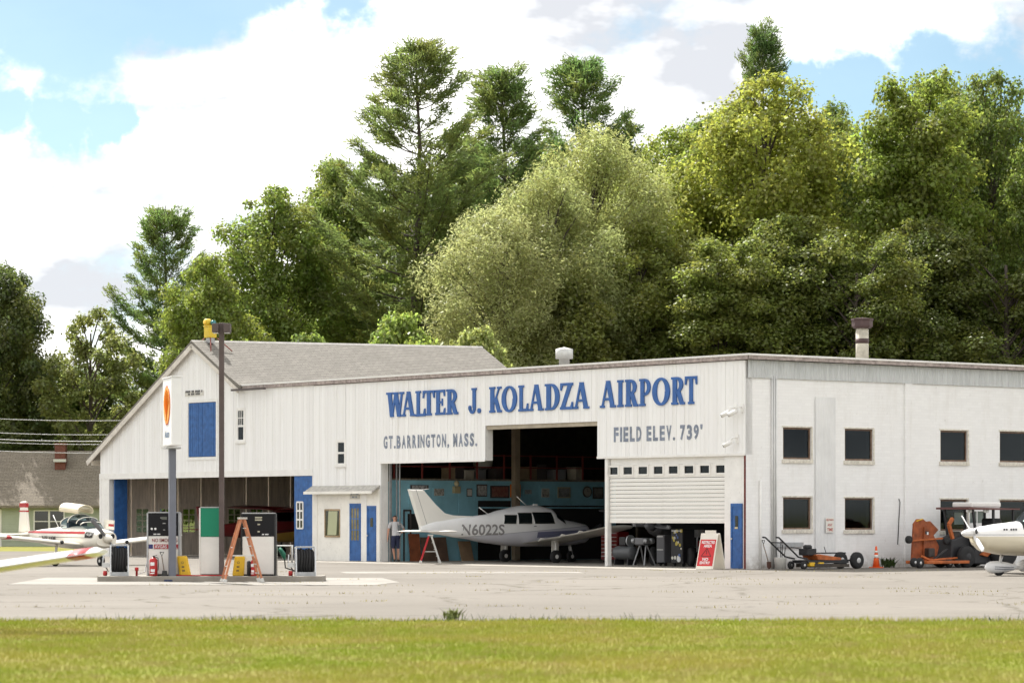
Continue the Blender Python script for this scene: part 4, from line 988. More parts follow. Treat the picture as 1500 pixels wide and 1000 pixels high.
for xx in (1.4, 2.6, 3.6): b.prism([(-.45, .86+.124*xx-.14), (-.75, .70+.124*xx-.08), (-.62, .86+.124*xx-.11)], xx, xx+.03, 'YZ')
stuff(b.build('hinge_brackets', WINGP, sierra))

CRM = (.70, .62, .45)
CP = paint('cream_red_paint', (.78, .745, .66)); RS = mat('stripe_red', (.40, .028, .03), .4); BS = mat('stripe_black', (.05, .04, .04), .5)
tst = [(-4.25, .05, .93, 1.12), (-3.4, .16, .82, 1.20), (-2.2, .33, .68, 1.28), (-1.2, .46, .60, 1.35), (-.3, .52, .56, 1.37), (.35, .52, .56, 1.35), (.75, .5, .57, 1.28), (1.2, .46, .62, 1.21), (1.36, .40, .68, 1.16)]
tw = [(.4, .62, 1.28, .70, .14), (2.2, .60, 1.24, .88, .14), (3.45, .58, 1.22, 1.0, .13), (3.72, .42, .9, 1.04, .07)]
tspec = dict(st=tst, e=3.0, paint=CP, wing=tw, tail=[(.04, -3.45, .75, 1.06, .10), (1.15, -3.52, .66, 1.06, .1), (1.22, -3.6, .5, 1.06, .06)],
    fin=[(-4.28, 2.22), (-3.92, 2.24), (-3.72, 1.16), (-4.42, 1.10)], fin_t=.10, fin_bands=[(-4.31, 2.02, -3.88, 2.17, RS), (-4.33, 1.86, -3.85, 1.91, RS)],
    stripes=[(-3.6, .72, 1.12, 1.20, -.02, RS), (-2.6, 1.15, .99, 1.005, -.03, BS)], reg=('N9144M', -2.3, -1.2, .86, 1.02, BS, .01),
    gear=(1.2, 0, .75), nose=(1.0, .62), wr=.2, prop=(1.37, .94, .92, .15, R(47), mat('prop_grey', (.17, .17, .18), .45), CP), lamp=True,
    inlets=[(.24, 1.02, .085, .1), (-.24, 1.02, .085, .1)], tipband=(RS, .93, .995))
hq = Vector((.64, -.77)).normalized()
yankee, _ = aircraft('parked_airplane', 'cream airplane with red stripe and raised canopy beside the low house', (-14.7, 105.85, 0), hq, tspec)
cb_ = Body([(-1.45, .16, 1.24, 1.37), (-.95, .40, 1.22, 1.66), (-.3, .45, 1.22, 1.78), (.25, .43, 1.22, 1.66), (.72, .34, 1.20, 1.29)], 2.2)
CANG = glass_mat('canopy_glass', (.42, .52, .54), .03)
MB().loft([[cb_.pt(-1.45+2.17*i/16, PI*j/14) for j in range(15)] for i in range(17)], 0, True, False, False).build('canopy', CANG, yankee)
for yy in (-.98, -.42, .12, .36):
    MB().tube([cb_.pt(yy+.10*math.sin(PI*j/14), PI*j/14, .008) for j in range(15)], .018, 5).build('canopy_bow', CP, yankee)
for xs in (-.2, .2): MB().bx(xs-.17, xs+.17, -.62, -.48, 1.05, 1.56).build('seat', mat('seat_blue', (.03, .05, .07), .8), yankee)
b = MB(); out, inn = [], []
for i in range(13):
    a = R(-28+236*i/12); out.append((.32*math.cos(a), 1.90+.21*math.sin(a))); inn.append((.295*math.cos(a), 1.90+.185*math.sin(a)))
b.prism(out+inn[::-1], -1.35, -.12, 'XZ'); hood = b.build('canopy_hood', paint('hood_cream', CRM), yankee); hood.rotation_euler = (R(-4), 0, 0); hood.location = (0, 0, -.02)
MB().tube([(.1, -1.6, 1.33), (.1, -1.95, 1.74)], .014, 5).build('aerial', WHITE, yankee)
b = MB(); b.prism([(.62, 1.30), (1.28, 1.24), (1.30, 1.56), (.66, 1.60)], -.36, -.34, 'YZ'); cd_ = b.build('raised_cowl_door', CP, yankee)
MB().prism([(.95, 1.36), (1.292, 1.35), (1.292, 1.43), (.95, 1.44)], -.338, -.333, 'YZ').build('door_stripe', RS, cd_)
b = MB(); b.loft([[(s*.0+Body(tst, 3.0).side(.78+.42*i/5, .98+.2*j/3, .012, 1).x, .78+.42*i/5, .98+.2*j/3) for j in range(4)] for i in range(6) for s in (1,)], 0, True, False, False)
b.build('open_cowl_bay', mat('engine_dark', (.03, .026, .022), .6, var=.6, vscale=14), yankee)
b = MB()
for k in range(4): b.box((.485, .86+.09*k, 1.06+.02*(k % 2)), (.03, .055, .07))
stuff(b.build('engine_cylinders', SILVER, yankee))

fg = dict(tspec); fg['wing'] = [(.4, .62, 1.36, .66, .16), (2.2, .60, 1.30, .91, .16), (3.84, .58, 1.24, 1.16, .14), (3.97, .42, .9, 1.18, .08)]
fg['paint'] = paint('near_white', (.80, .785, .75)); fg['tipband'] = (RS, .912, .99); fg['gear'] = (1.2, 0, .8); fg['lamp'] = False; fg['inlets'] = ()
fg.pop('reg')
hh = Vector((.04, 1)).normalized()
near_plane, _ = aircraft('parked_airplane', 'white wing with red tip reaching in over the grass from the left', (-10.02, 45.6, 0), hh, fg)

MB().loft([[cb_.pt(-1.45+2.17*i/16, PI*j/14) for j in range(15)] for i in range(17)], 0, True, False, False).build('canopy', CANG, near_plane)
for yy in (-.98, .12): MB().tube([cb_.pt(yy, PI*j/14, .008) for j in range(15)], .018, 5).build('canopy_bow', CP, near_plane)
CW = paint('white_cream_paint', (.80, .79, .77), (.62, .56, .43), 1.13, .0, ((.12, .12, .15), 1.17, 1.185))
hr = Vector((-.97, -.25)).normalized(); sp0 = at(1408, 88.0, 0)
rax = Vector((sp0.x-2.78*hr.x, sp0.y-2.78*hr.y, 0))
pr, _ = aircraft('parked_airplane', 'white and cream airplane nose with striped wheel fairing before the tractor', rax, hr, dict(
    st=[(-4.6, .05, 1.18, 1.36), (-3.2, .28, .92, 1.58), (-1.6, .50, .66, 1.86), (-.5, .57, .58, 2.08), (.3, .58, .57, 2.08), (.75, .57, .57, 1.86), (1.05, .56, .57, 1.56), (1.6, .54, .60, 1.50), (2.15, .48, .70, 1.42), (2.36, .36, .86, 1.36), (2.42, .26, .95, 1.32)],
    paint=CW, wing_paint=WINGP, wing=[(.4, .75, 1.6, .70, .15), (4.4, .68, 1.5, 1.1, .13), (4.8, .5, 1.1, 1.14, .07)], tail=[(.05, -3.8, .8, 1.2, .1), (1.6, -3.9, .7, 1.2, .08)],
    fin=[(-4.75, 2.3), (-4.3, 2.3), (-3.3, 1.55), (-4.6, 1.2)], windows=[(-.9, -.2, 1.5, 1.86, .05), (-.1, .62, 1.5, 1.86, -.1)], screen=(.72, 1.08, R(25), R(155)), glass=DG,
    gear=(1.45, 0, .8), nose=(1.62, .68), wr=.19, pants=paint('fairing_white', (.74, .74, .74)), prop=(2.40, 1.21, .93, .15, R(32), paint('blade_white', (.70, .70, .70)), CW),
    inlets=[(.24, 1.28, .085, .1), (-.24, 1.28, .085, .1)], spin_l=.38))
for xx, yy, zz in ((.37, 2.28, 1.26), (.50, 1.75, 1.0)):
    MB().bx(xx, xx+.03, yy-.05, yy+.05, zz-.10, zz+.09).build('red_cover_tag', REDP, pr)
b = text('cowl_lettering', '-- ---', lambda u, v: Vector((-(.545+.012), 1.72-.42*u, 1.30+.055*v)), mat('ink', (.05, .05, .055)), pr)
b = text('cowl_lettering', '-- ---', lambda u, v: Vector((.545+.012, 1.30+.42*u, 1.30+.055*v)), mat('ink', (.05, .05, .055)), pr)

DKP = paint('dark_plane', (.05, .05, .055), rough=.5)
q = hitL(943, 770, 1, 3.4); qp = LM @ Vector((q.x, q.y, 0)); zc = q.z
aircraft('parked_airplane', 'dark airplane with black banded propeller under the half-lowered roll-up door', (qp.x+.788*1.9, qp.y+.6145*1.9, 0), (-.788, -.6145), dict(
    st=[(-3.6, .05, 1.1, 1.25), (-2.2, .3, .8, 1.5), (-.9, .5, .64, 1.9), (0, .52, .62, 1.95), (.6, .5, .7, 1.7), (.9, .48, .85, 1.65), (1.4, .42, 1.05, 1.58), (1.5, .3, 1.15, 1.52)],
    paint=DKP, wing=[(.4, .7, 1.5, 1.75, .14), (4.0, .65, 1.4, 1.9, .12), (4.2, .5, 1.0, 1.92, .06)], tail=[(.05, -3.1, .7, 1.15, .1), (1.2, -3.2, .6, 1.15, .08)],
    fin=[(-3.9, 2.1), (-3.4, 2.1), (-2.9, 1.4), (-3.7, 1.1)], gear=(1.1, 0, .8), nose=(1.1, .9), wr=.2, leg=DKP, rim=DKP,
    prop=(1.52, zc, 1.06, .19, R(3), mat('prop_black', (.09, .09, .095), .35), mat('spinner_dark', (.16, .16, .17), .35)), proptip=mat('tip_grey', (.45, .45, .45), .5)))
MRP = paint('maroon_plane', (.17, .02, .02), (.50, .31, .06), 1.05, .10, ((.02, .02, .02), 1.11, 1.14))
q = hitL(418, 775, 1, 5.2); qp = LM @ Vector((q.x, q.y, 0))
aircraft('parked_airplane', 'maroon and gold high-wing airplane inside the barn behind the fuel pumps', qp, (.788, .6145), dict(
    st=[(-4.2, .05, 1.0, 1.2), (-2.8, .22, .85, 1.4), (-1.2, .40, .7, 1.7), (-.3, .46, .62, 2.0), (.6, .46, .62, 2.0), (1.1, .44, .64, 1.55), (1.7, .36, .72, 1.4), (1.85, .25, .85, 1.3)],
    paint=MRP, wing=[(.3, .8, 1.5, 1.98, .12), (3.6, .8, 1.5, 2.08, .12), (3.9, .6, 1.1, 2.08, .06)], tail=[(.05, -3.6, .7, 1.15, .1), (1.2, -3.7, .6, 1.15, .08)],
    fin=[(-4.4, 2.1), (-3.9, 2.1), (-3.3, 1.4), (-4.2, 1.05)], windows=[(-.7, .0, 1.5, 1.85, .05), (.08, .7, 1.5, 1.85, -.08)], glass=DG, frame=BLACK,
    gear=(.95, .4, .8), wr=.24, leg=BLACK, rim=BLACK, prop=(1.85, 1.08, .9, .15, R(80), BLACK, BLACK)))

# ------------------------------------------------------------------ fuel island
KD = 80.7; KM = KD/FPX
def ix(px): return (px-750)*KM
def iz(py): return EYE+(HORIZON-py)*KM
ISL = thing('pump_island', 'long raised concrete island under the fuel pumps', 'island', (ix(311), KD, 0))
MB().bx(ix(148)-ix(311), ix(475)-ix(311), -.75, .75, .0, .15).build('island_slab', CONC, ISL, .02)
def pump(name, label, x0, x1, zt, zsplit, mtop, mlow, texts, d=.42, side=None):
    cx = (x0+x1)/2; p = thing(name, label, 'fuel pump', (cx, KD, .15)); w = (x1-x0)/2; zt -= .15; zsplit -= .15
    MB().bx(-w, w, -d/2, d/2, .04, zsplit-.004).build('cabinet', mlow, p, .012)
    o = MB().bx(-w, w, -d/2-.01, d/2+.01, zsplit, zt).build('head', mtop, p, .012)
    MB().bx(-w-.01, w+.01, -d/2-.015, d/2+.015, zt+.001, zt+.03).build('cap', STEEL, p)
    for s in (-1, 1): MB().bx(s*(w+.02)-.02, s*(w+.02)+.02, -d/2-.012, d/2+.012, .0, zt).build('frame_post', side or BLACK, p)
    MB().bx(-w+.02, w-.02, -d/2+.03, d/2-.03, .0, .04).build('plinth', BLACK, p)
    for body, u0, u1, z0, z1, m, back in texts:
        y = -d/2-.014
        if back is not None: MB().bx(-w+2*w*u0-.02, -w+2*w*u1+.02, y, y+.008, z0-.165, z1-.135).build('label_panel', back, p)
        if body: plate_text('pump_lettering', body, (-w+2*w*u0, y-.004, z0-.15), (2*w*(u1-u0), 0, 0), (0, 0, z1-z0), m, p, .012)
    return p, w, d, o
TXR = mat('text_maroon', (.22, .03, .03), .6); TXW = mat('text_white', (.75, .75, .75), .6); TXB = mat('text_navy', (.03, .035, .14), .6)
PWH = mat('pump_white', (.76, .74, .70), .5, var=.08, vscale=2, dirt=.15); PBK = mat('pump_black', (.010, .010, .012), .5, spec=.2)
pA, w, d, hd_ = pump('fuel_pump', 'black-topped white fuel pump reading NO SMOKING, nearest the parked cream airplane', ix(218.5), ix(262.5), iz(751), iz(784.5), PBK, PWH,
    [('NO SMOKING', .13, .97, iz(793.4), iz(788), TXR, None), ('AVGAS 100LL', .22, .97, iz(802.4), iz(797.4), TXW, mat('label_red', (.36, .03, .04), .5)), ('', .04, .13, iz(802), iz(797.5), TXB, TXB)], side=STEEL)
for i, u in enumerate((.12, .24)): MB().lathe([(.03, -.012), (.03, 0)], (-w+2*w*u, -d/2-.012, iz(774)-.15), 14, 0, 'Y').build('dial', TXW, hd_)
MB().bx(-w+2*w*.44, -w+2*w*.62, -d/2-.016, -d/2-.011, iz(760.5)-.15, iz(756.5)-.15).build('display', mat('lcd', (.12, .13, .11), .3), hd_)
for u0, u1, py in ((.40, .47, 758), (.48, .58, 766), (.50, .56, 775.5)): MB().bx(-w+2*w*u0, -w+2*w*u1, -d/2-.016, -d/2-.011, iz(py+.6)-.15, iz(py-.6)-.15).build('marking', mat('mark_grey', (.35, .35, .35), .6), hd_)
plate_text('pump_lettering', '--- ---', (-w+2*w*.18, -d/2-.018, iz(782.6)-.15), (2*w*.22, 0, 0), (0, 0, .03), TXW, pA, .012)
pC, w, d, hd_ = pump('fuel_pump', 'black-topped plain white fuel pump behind the orange stepladder', ix(356), ix(402.5), iz(752), iz(785), PBK, PWH, [])
for u0, u1, py in ((.40, .62, 757.5), (.40, .62, 761), (.48, .56, 767.5), (.48, .55, 778)): MB().bx(-w+2*w*u0, -w+2*w*u1, -d/2-.016, -d/2-.011, iz(py+1)-.15, iz(py-.9)-.15).build('marking', mat('mark_cream', (.45, .43, .33), .6), hd_)
plate_text('pump_lettering', '-- ---', (-w+2*w*.62, -d/2-.018, iz(783)-.15), (2*w*.2, 0, 0), (0, 0, .03), TXW, pC, .012)
GRNP = mat('pump_green', (.0, .215, .115), .45, var=.08)
pump('fuel_cabinet', 'green and white fuel cabinet standing between the two poles', ix(295), ix(322.5), iz(743.5), iz(785.5), GRNP, PWH, [], side=PWH)
def extinguisher(x, y, z, h, r, label):
    p = thing('fire_extinguisher', label, 'extinguisher', (x, y, z), 0, 'fire extinguishers on the fuel island')
    MB().lathe([(r*.9, 0), (r, .02), (r, h*.82), (r*.7, h*.93), (r*.3, h*.97)], n=14).build('cylinder', REDP, p)
    b = MB(); b.lathe([(r*.28, h*.97), (r*.28, h*1.03)], n=8); b.bar((-.02, 0, h*1.04), (.09, 0, h*1.08), .025, .015); b.build('valve', BLACK, p)
    MB().tube([(r*.3, 0, h*1.0), (r*1.1, -.02, h*.95), (r*1.25, -.02, h*.6), (r*1.15, -.02, h*.3)], .012, 6).build('hose', BLACK, p)
    for z0, z1, a in ((.55, .72, 0), (.22, .36, .1), (.12, .17, 0)): MB().box((-.02+a*.1, -r*.93, h*(z0+z1)/2), (r*1.0, r*.2, h*(z1-z0))).build('paper_label', TXW, p)
extinguisher(ix(228.5), KD-.55, .15, .50, .105, 'red fire extinguisher standing before the pump reading NO SMOKING')
extinguisher(ix(374), KD-.62, .15, .44, .075, 'red fire extinguisher under the right rail of the orange stepladder')
b = MB().lathe([(.05, 0), (.05, .36), (.03, .40)], n=10); o = b.build('waste_tube', BLACK); o.location = (ix(367.5), KD-.64, .15); tag(o, 'slim black canister beside the red extinguisher under the stepladder', 'canister')
# hand scoop leaning on the first pump
sc = thing('scoop_shovel', 'short D-handled shovel leaning against the pump reading NO SMOKING', 'shovel', (ix(241), KD-.5, .15))
MB().tube([(-.02, .05, .52), (.06, -.02, .05)], .014, 6).build('shaft', WOOD, sc); MB().tube([(-.07, .06, .62), (.03, .06, .62), (-.02, .05, .52), (-.07, .06, .62)], .013, 6).build('grip', BLACK, sc)
MB().prism([(-.02, 0), (.14, 0), (.12, .14), (.0, .14)], -.03, -.015, 'XZ').build('blade', mat('blade_dark', (.05, .05, .05), .5, .5), sc)
def bag(px, lean, label, y):
    p = thing('wheel_chock_box', label, 'container', (ix(px), KD+y, .15), 0, 'yellow containers on the fuel island')
    b = MB(); rr = []
    for t in (0, .06, .5, .9, 1.0):
        w = .15*(1-.12*t)*(.9 if t in (0, 1.0) else 1); rr.append([(lean*t*.5+w*cx, w*.55*cy, .52*t) for cx, cy in ((-1, -.7), (-.7, -1), (.7, -1), (1, -.7), (1, .7), (.7, 1), (-.7, 1), (-1, .7))])
    b.loft(rr, 0, False).build('shell', YELLOW, p, .01)
    for i, ch in enumerate('O--'):
        plate_text('stencil', ch, (-.045+lean*.5*(.62-.17*i), -.155, .32-.10*i), (.07, 0, 0), (0, 0, .06 if ch == 'O' else .035), mat('ink', (.05, .05, .055)), p, .01)
    return p
bag(273.5, -.18, 'yellow leaning container right of the blue-grey sign pole', -.30); bag(350, .1, 'yellow container under the orange stepladder', -.25)
o = MB().tube([(0, 0, .17), (.5, -.1, .165), (1.0, .05, .165), (1.35, 0, .168)], .018, 6).build('red_strap', REDP); o.location = (ix(262), KD-.6, 0); tag(o, 'red strap lying along the island edge between the two poles', 'strap')
def hose_reel(x, label, w, h, hoses):
    p = thing('hose_reel', label, 'hose reel', (x, KD-.1, .15), R(8), 'hose reels on the fuel island')
    for s in (-1, 1):
        b = MB()
        for q in (-.25, .25): b.bar((s*w, q, 0), (s*w, q*.6, h), .035, .05)
        b.bar((s*w, -.15, h), (s*w, .15, h), .05, .04); b.bar((s*w, -.2, h*.45), (s*w, .2, h*.45), .04, .04); b.build('side_frame', SILVER, p)
    MB().bx(-w, w, -.30, .30, .0, .10).build('tray', STEEL, p); b = MB()
    MB().bx(-w, w, -.1, .1, h, h+.04).build('top_bar', STEEL, p)
    n = 6
    for i in range(n):
        x_ = -w*.72+w*1.44*i/(n-1); r = h*.40*(1+.06*math.sin(i*2.1)); c = h*.52
        MB().tube([(x_+.012*math.sin(a*3), r*.75*math.cos(a), c+r*math.sin(a)*1.02) for a in [2*PI*j/20 for j in range(21)]], .036, 6).build('hose_coil', RUBBER, p)
    MB().lathe([(h*.2, -w*.9), (h*.2, w*.9)], (0, 0, h*.52), 14, 0, 'X').build('drum', BLACK, p)
    for s in (-1, 1): MB().lathe([(h*.36, -.008), (h*.36, .008)], (s*w*.9, 0, h*.52), 18, 0, 'X').build('drum_flange', mat('flange', (.12, .12, .12), .4, .6), p)
    b = MB(); b.lathe([(.05, 0), (.06, .06), (.05, .13)], (-w-.14, -.1, 0), 10); b.build('nozzle_cap', REDP, p)
    b = MB(); b.tube([(-w-.05, 0, .1), (-w-.2, 0, .35), (-w-.18, 0, .55)], .02, 6); b.bx(-w-.22, -w-.03, -.08, .08, .22, .34); b.build('motor', SILVER, p)
    return p
hose_reel(ix(175.5), 'hose reel with black hose at the airplane end of the island', .23, .78, 6)
hose_reel(ix(447.5), 'hose reel with black hose at the right end of the island', .25, .73, 6)
fr = thing('pipe_frame', 'white pipe frame with green hose left of the right hose reel', 'frame', (ix(417), KD+.3, .15))
MB().tube([(-.24, 0, .0), (-.24, 0, .78), (.17, 0, .78), (.17, 0, .3)], .032, 8).build('hoop', WHITE, fr)
MB().tube([(-.16, -.03, .72), (-.05, -.05, .55), (-.02, -.05, .42)], [.05, .07, .03], 8).build('nozzle', mat('nozzle_green', (.02, .17, .10), .5), fr)
MB().tube([(-.02, -.05, .42), (.0, -.06, .2), (.25, -.06, .12), (.42, 0, .16)], .02, 6).build('hose', RUBBER, fr)
rg = thing('grounding_post', 'small red-capped post beside the left hose reel', 'post', (ix(203), KD-.4, .15)); MB().lathe([(.03, 0), (.03, .14), (.05, .14), (.05, .22), (.0, .23)], n=10).build('cap', REDP, rg)
MB().tube([(.05, 0, .05), (.2, .1, .1), (.28, .3, .6), (.28, .3, 1.0)], .012, 6).build('earth_cable', STEEL, rg)
# poles
lp = thing('light_pole', 'tall brown square light pole with two box lamps at the fuel island', 'light pole', (ix(327), KD-.45, 0))
BRP = mat('pole_brown', (.10, .075, .07), .6, var=.2, vscale=3); zt = iz(474.5)
MB().bx(-.065, .065, -.065, .065, .0, zt).build('shaft', BRP, lp, .01); MB().bx(-.14, .14, -.14, .14, .0, .04).build('base_plate', BLACK, lp)
for s in (-1, 1):
    o = MB().bx(s*.066, s*.235, -.22, .22, zt-.25, zt-.02).build('lamp_head', BRP, lp, .01)
    MB().bx(s*.08, s*.22, -.2, .2, zt-.268, zt-.261).build('diffuser', mat('diffuser', (.6, .6, .58), .4), o)
sp_ = thing('fuel_sign', 'tall white box sign with orange shell emblem on a blue-grey pole', 'sign', (ix(255.7), KD-.55, 0), R(16))
GPB = mat('pole_bluegrey', (.155, .165, .20), .55, var=.12, vscale=3)
MB().bx(-.088, .088, -.088, .088, 0, iz(658)).build('pole', GPB, sp_, .008); MB().bx(-.24, .24, -.2, .2, 0.0, .06).build('base_plate', mat('base_navy', (.03, .045, .11), .6), sp_)
MB().bx(-.2, .2, -.2, .2, iz(658)+.001, iz(655.5)).build('flange', STEEL, sp_)
z0, z1 = iz(654), iz(555)
SGN = mat('sign_white', (.80, .80, .79), .4, var=.04)
MB().bx(-.135, .135, -.70, .70, z0, z1).build('sign_box', SGN, sp_, .03)
MB().bx(-.15, .15, -.72, .72, z1-.002, z1+.03).build('sign_cap', SGN, sp_)
for s in (-1, 1):
    cz, R0 = z0+(z1-z0)*.60, .50
    ang = [R(-62+304*i/28) for i in range(29)]
    def fan(k, rr): return [(k*rr*.98*math.cos(a)*(1 if True else 1), cz+rr*1.02*math.sin(a)) for a in ang]+[(-.16*k*rr/R0*1, cz-rr*1.02), (.16*k*rr/R0, cz-rr*1.02)]
    o = MB().prism(fan(1, R0), s*.137, s*.146, 'YZ').build('shell_emblem', mat('shell_red', (.60, .035, .015), .4), sp_)
    o2 = MB().prism(fan(1, R0*.94), s*.1465, s*.152, 'YZ').build('shell_field', mat('shell_yellow', (.85, .33, .015), .4), o)
    rb = MB()
    for k in range(-3, 4):
        a = R(90+k*24); rb.bar((s*.1535, .05*k*.4, cz-R0*.80), (s*.1535, R0*.80*math.cos(a), cz+R0*.80*math.sin(a)), .004, .026, 0, (1, 0, 0))
    stuff(rb.build('shell_ribs', mat('shell_rib', (.70, .20, .015), .4), o))
    plate_text('sign_lettering', 'Aviation', (s*.139, -.36*s*-1 if s > 0 else .36, z0+.22), (0, (-.72 if s < 0 else .72)*1, 0), (0, 0, .2), mat('sign_blue', (.06, .14, .26), .5), sp_, .01) if False else plate_text('sign_lettering', 'Aviation', (s*.139, (-.36 if s > 0 else .36), z0+.22), (0, (.72 if s > 0 else -.72), 0), (0, 0, .2), mat('sign_blue', (.06, .14, .26), .5), sp_, .01)
# stepladders
def ladder(name, label, loc, rz, H, spread, wt, wb, mr, ms, mtop, lab=None, steps=6):
    p = thing(name, label, 'ladder', loc, rz)
    for s in (-1, 1):
        for q, nm in ((1, 'front_rail'), (-1, 'rear_rail')):
            a, b_ = (q*spread, s*wb, 0), (q*.045, s*wt, H); o = MB().bar(a, b_, .055, .032, 0, (0, 1, 0)).build(nm, mr if q > 0 else (lab or mr), p)
            MB().bar(a, (q*(spread-.04), s*wb, .10 if q > 0 else .08), .09, .05, 0, (0, 1, 0)).build('foot', ms, o)
    for i in range(1, steps+1):
        t = i/(steps+1); x = spread+(.045-spread)*t; y = wb+(wt-wb)*t; MB().bx(x-.06, x+.02, -y, y, H*t-.012, H*t+.012).build('step', ms, p)
    for t in (.25, .55): x = -(spread+(.045-spread)*t); y = wb+(wt-wb)*t; MB().bar((x, -y, H*t), (x, y, H*t), .025).build('brace', ms, p)
    for s in (-1, 1): MB().bar((-spread*.55, s*wb*.75, H*.42), (spread*.55, s*wb*.75, H*.42), .015, .025).build('spreader', ms, p)
    MB().bx(-.09, .11, -wt-.04, wt+.04, H, H+.05).build('top_cap', mtop, p)
    return p
LOR = mat('ladder_orange', (.50, .20, .10), .6, var=.3, vscale=6); LAL = mat('ladder_alloy', (.60, .60, .58), .4, .5)
ladder('stepladder', 'orange fibreglass stepladder standing open before the right fuel pump', (ix(361.5), KD-1.45, .012), R(14), 1.62, .50, .16, .27, LOR, LAL, mat('cap_grey', (.45, .42, .38), .6), None)
q = hitL(630, 755, 1, -.55); w = LM @ Vector((q.x, -.55, .016))
ladder('stepladder', 'red and silver stepladder standing under the airplane tail', w, R(4), .98, .36, .13, .2, LAL, LAL, SILVER, mat('ladder_red', (.50, .02, .03), .45, var=.2, vscale=9), 3)

# ------------------------------------------------------------------ things along the front and the side wall
q = hitL(1041, 833, 1, -1.2); w = LM @ Vector((q.x, -1.2, .016))
sg = thing('sandwich_board', 'red and white A-frame sign reading RESTRICTED AREA NO ENTRY', 'sign', w, R(-38))
Hs, ws, dp = 1.14, .33, .36
SBW = mat('board_white', (.74, .70, .62), .6, var=.06); SBR = mat('board_red', (.55, .025, .03), .5)
for s in (-1, 1):
    th = math.atan2(dp-.04, Hs); b = MB()
    rot = Matrix.Rotation(-s*th, 3, 'X')
    pane = MB().box((0, s*(dp+.04)/2, Hs/2), (2*ws, .035, Hs/math.cos(th)), 0, rot.to_4x4().to_3x3() if False else Matrix.Rotation(s*th, 3, 'X')).build('panel', SBW, sg, .01)
    up = Vector((0, -s*math.sin(th), math.cos(th))); nr = Vector((0, s*math.cos(th), math.sin(th))); o_ = Vector((0, s*dp, 0)); ux = Vector((-s*1, 0, 0))
    face = lambda u, v, e=.0: o_+ux*(u*ws*2-ws)+up*(v*Hs/math.cos(th))+nr*(.0185+e)
    f = MB(); f.quad(face(.05, .09, .002), face(.95, .09, .002), face(.95, .83, .002), face(.05, .83, .002)); fo = f.build('sign_face', SBR, pane)
    for body, u0, u1, v0, v1 in (('RESTRICTED', .14, .90, .71, .79), ('AREA', .28, .76, .61, .69), ('NO', .32, .66, .24, .32), ('ENTRY', .20, .80, .14, .22)):
        text('sign_lettering', body, (lambda a, c, u0=u0, u1=u1, v0=v0, v1=v1: face(u0+(u1-u0)*a, v0+(v1-v0)*c, .005)), TXW, pane, .03)
    tr = MB(); A, Bq, Cq = (.22, .36), (.78, .36), (.5, .58)
    for a, c in ((A, Bq), (Bq, Cq), (Cq, A), ((.5, .42), (.5, .52))): tr.bar(face(*a, .006), face(*c, .006), .016, .006, 0, tuple(nr))
    stuff(tr.build('warning_triangle', mat('sign_black', (.03, .02, .02), .6), pane))
MB().bx(-.18, .18, -.05, .05, Hs-.01, Hs+.10).build('handle', SBW, sg)
q = lambda px, x: hitL(px, HORIZON, 0, x)
def wallthing(name, label, cat, px, x, group=None):
    h = q(px, x); return thing(name, label, cat, LM @ Vector((x, h.y, .006)), RZ, group)
# traffic cone
c = wallthing('traffic_cone', 'orange traffic cone with white bands by the brick wall', 'cone', 1283.5, .75)
CON = mat('cone_orange', (.75, .11, .02), .5); CWT = mat('cone_white', (.75, .72, .68), .5)
MB().bx(-.17, .17, -.17, .17, 0, .035).build('base', CON, c, .01)
r = lambda z: .125-.10*z/.72
MB().lathe([(r(z), z) for z in (.035, .30, .55, .71)]+[(.0, .72)], n=16).build('cone', CON, c)
for z0, z1 in ((.33, .43), (.50, .57)): MB().lathe([(r(z0)+.004, z0), (r(z1)+.004, z1)], n=16).build('reflective_band', CWT, c)
def weeds(name, label, loc, n, h, sp, seed, m=None):
    rr = random.Random(seed); b = MB()
    for i in range(n):
        a = rr.uniform(0, 2*PI); d = Vector((math.cos(a), math.sin(a), 0)); hh_ = h*rr.uniform(.5, 1); o = Vector((rr.gauss(0, sp*.3), rr.gauss(0, sp*.3), 0)); s = Vector((-d.y, d.x, 0))*h*.10
        m1 = o+d*sp*.3*rr.random()+Vector((0, 0, hh_*.6)); e = o+d*sp*rr.uniform(.4, 1)+Vector((0, 0, hh_)); b.quad(o, m1-s, e, m1+s)
    o = b.build(name, m or mat('weed_green', (.055, .095, .02), .7, var=.4, vscale=9)); o.location = loc; return o
h = q(1300, .6); tag(weeds('weed_plant', 'small dark weed growing at the wall right of the traffic cone', LM @ Vector((.6, h.y, 0)), 60, .38, .34, 3), 'small dark weed growing at the wall right of the traffic cone', 'plant')
# shovel on the wall
s = wallthing('shovel', 'D-handled shovel leaning on the brick wall near the blue side door', 'shovel', 1122, .2)
MB().tube([(.0, -.12, .80), (.06, -.02, .42), (.1, .04, .12)], .016, 6).build('shaft', WOOD, s); MB().tube([(0, -.17, .93), (0, -.05, .93), (0, -.11, .80), (0, -.17, .93)], .014, 6).build('grip', BLACK, s)
MB().prism([(-.06, .24), (.12, .24), (.14, .06), (.03, 0), (-.05, .06)], .10, .115, 'YZ').build('blade', mat('rust_blade', (.12, .06, .045), .7, .2), s)
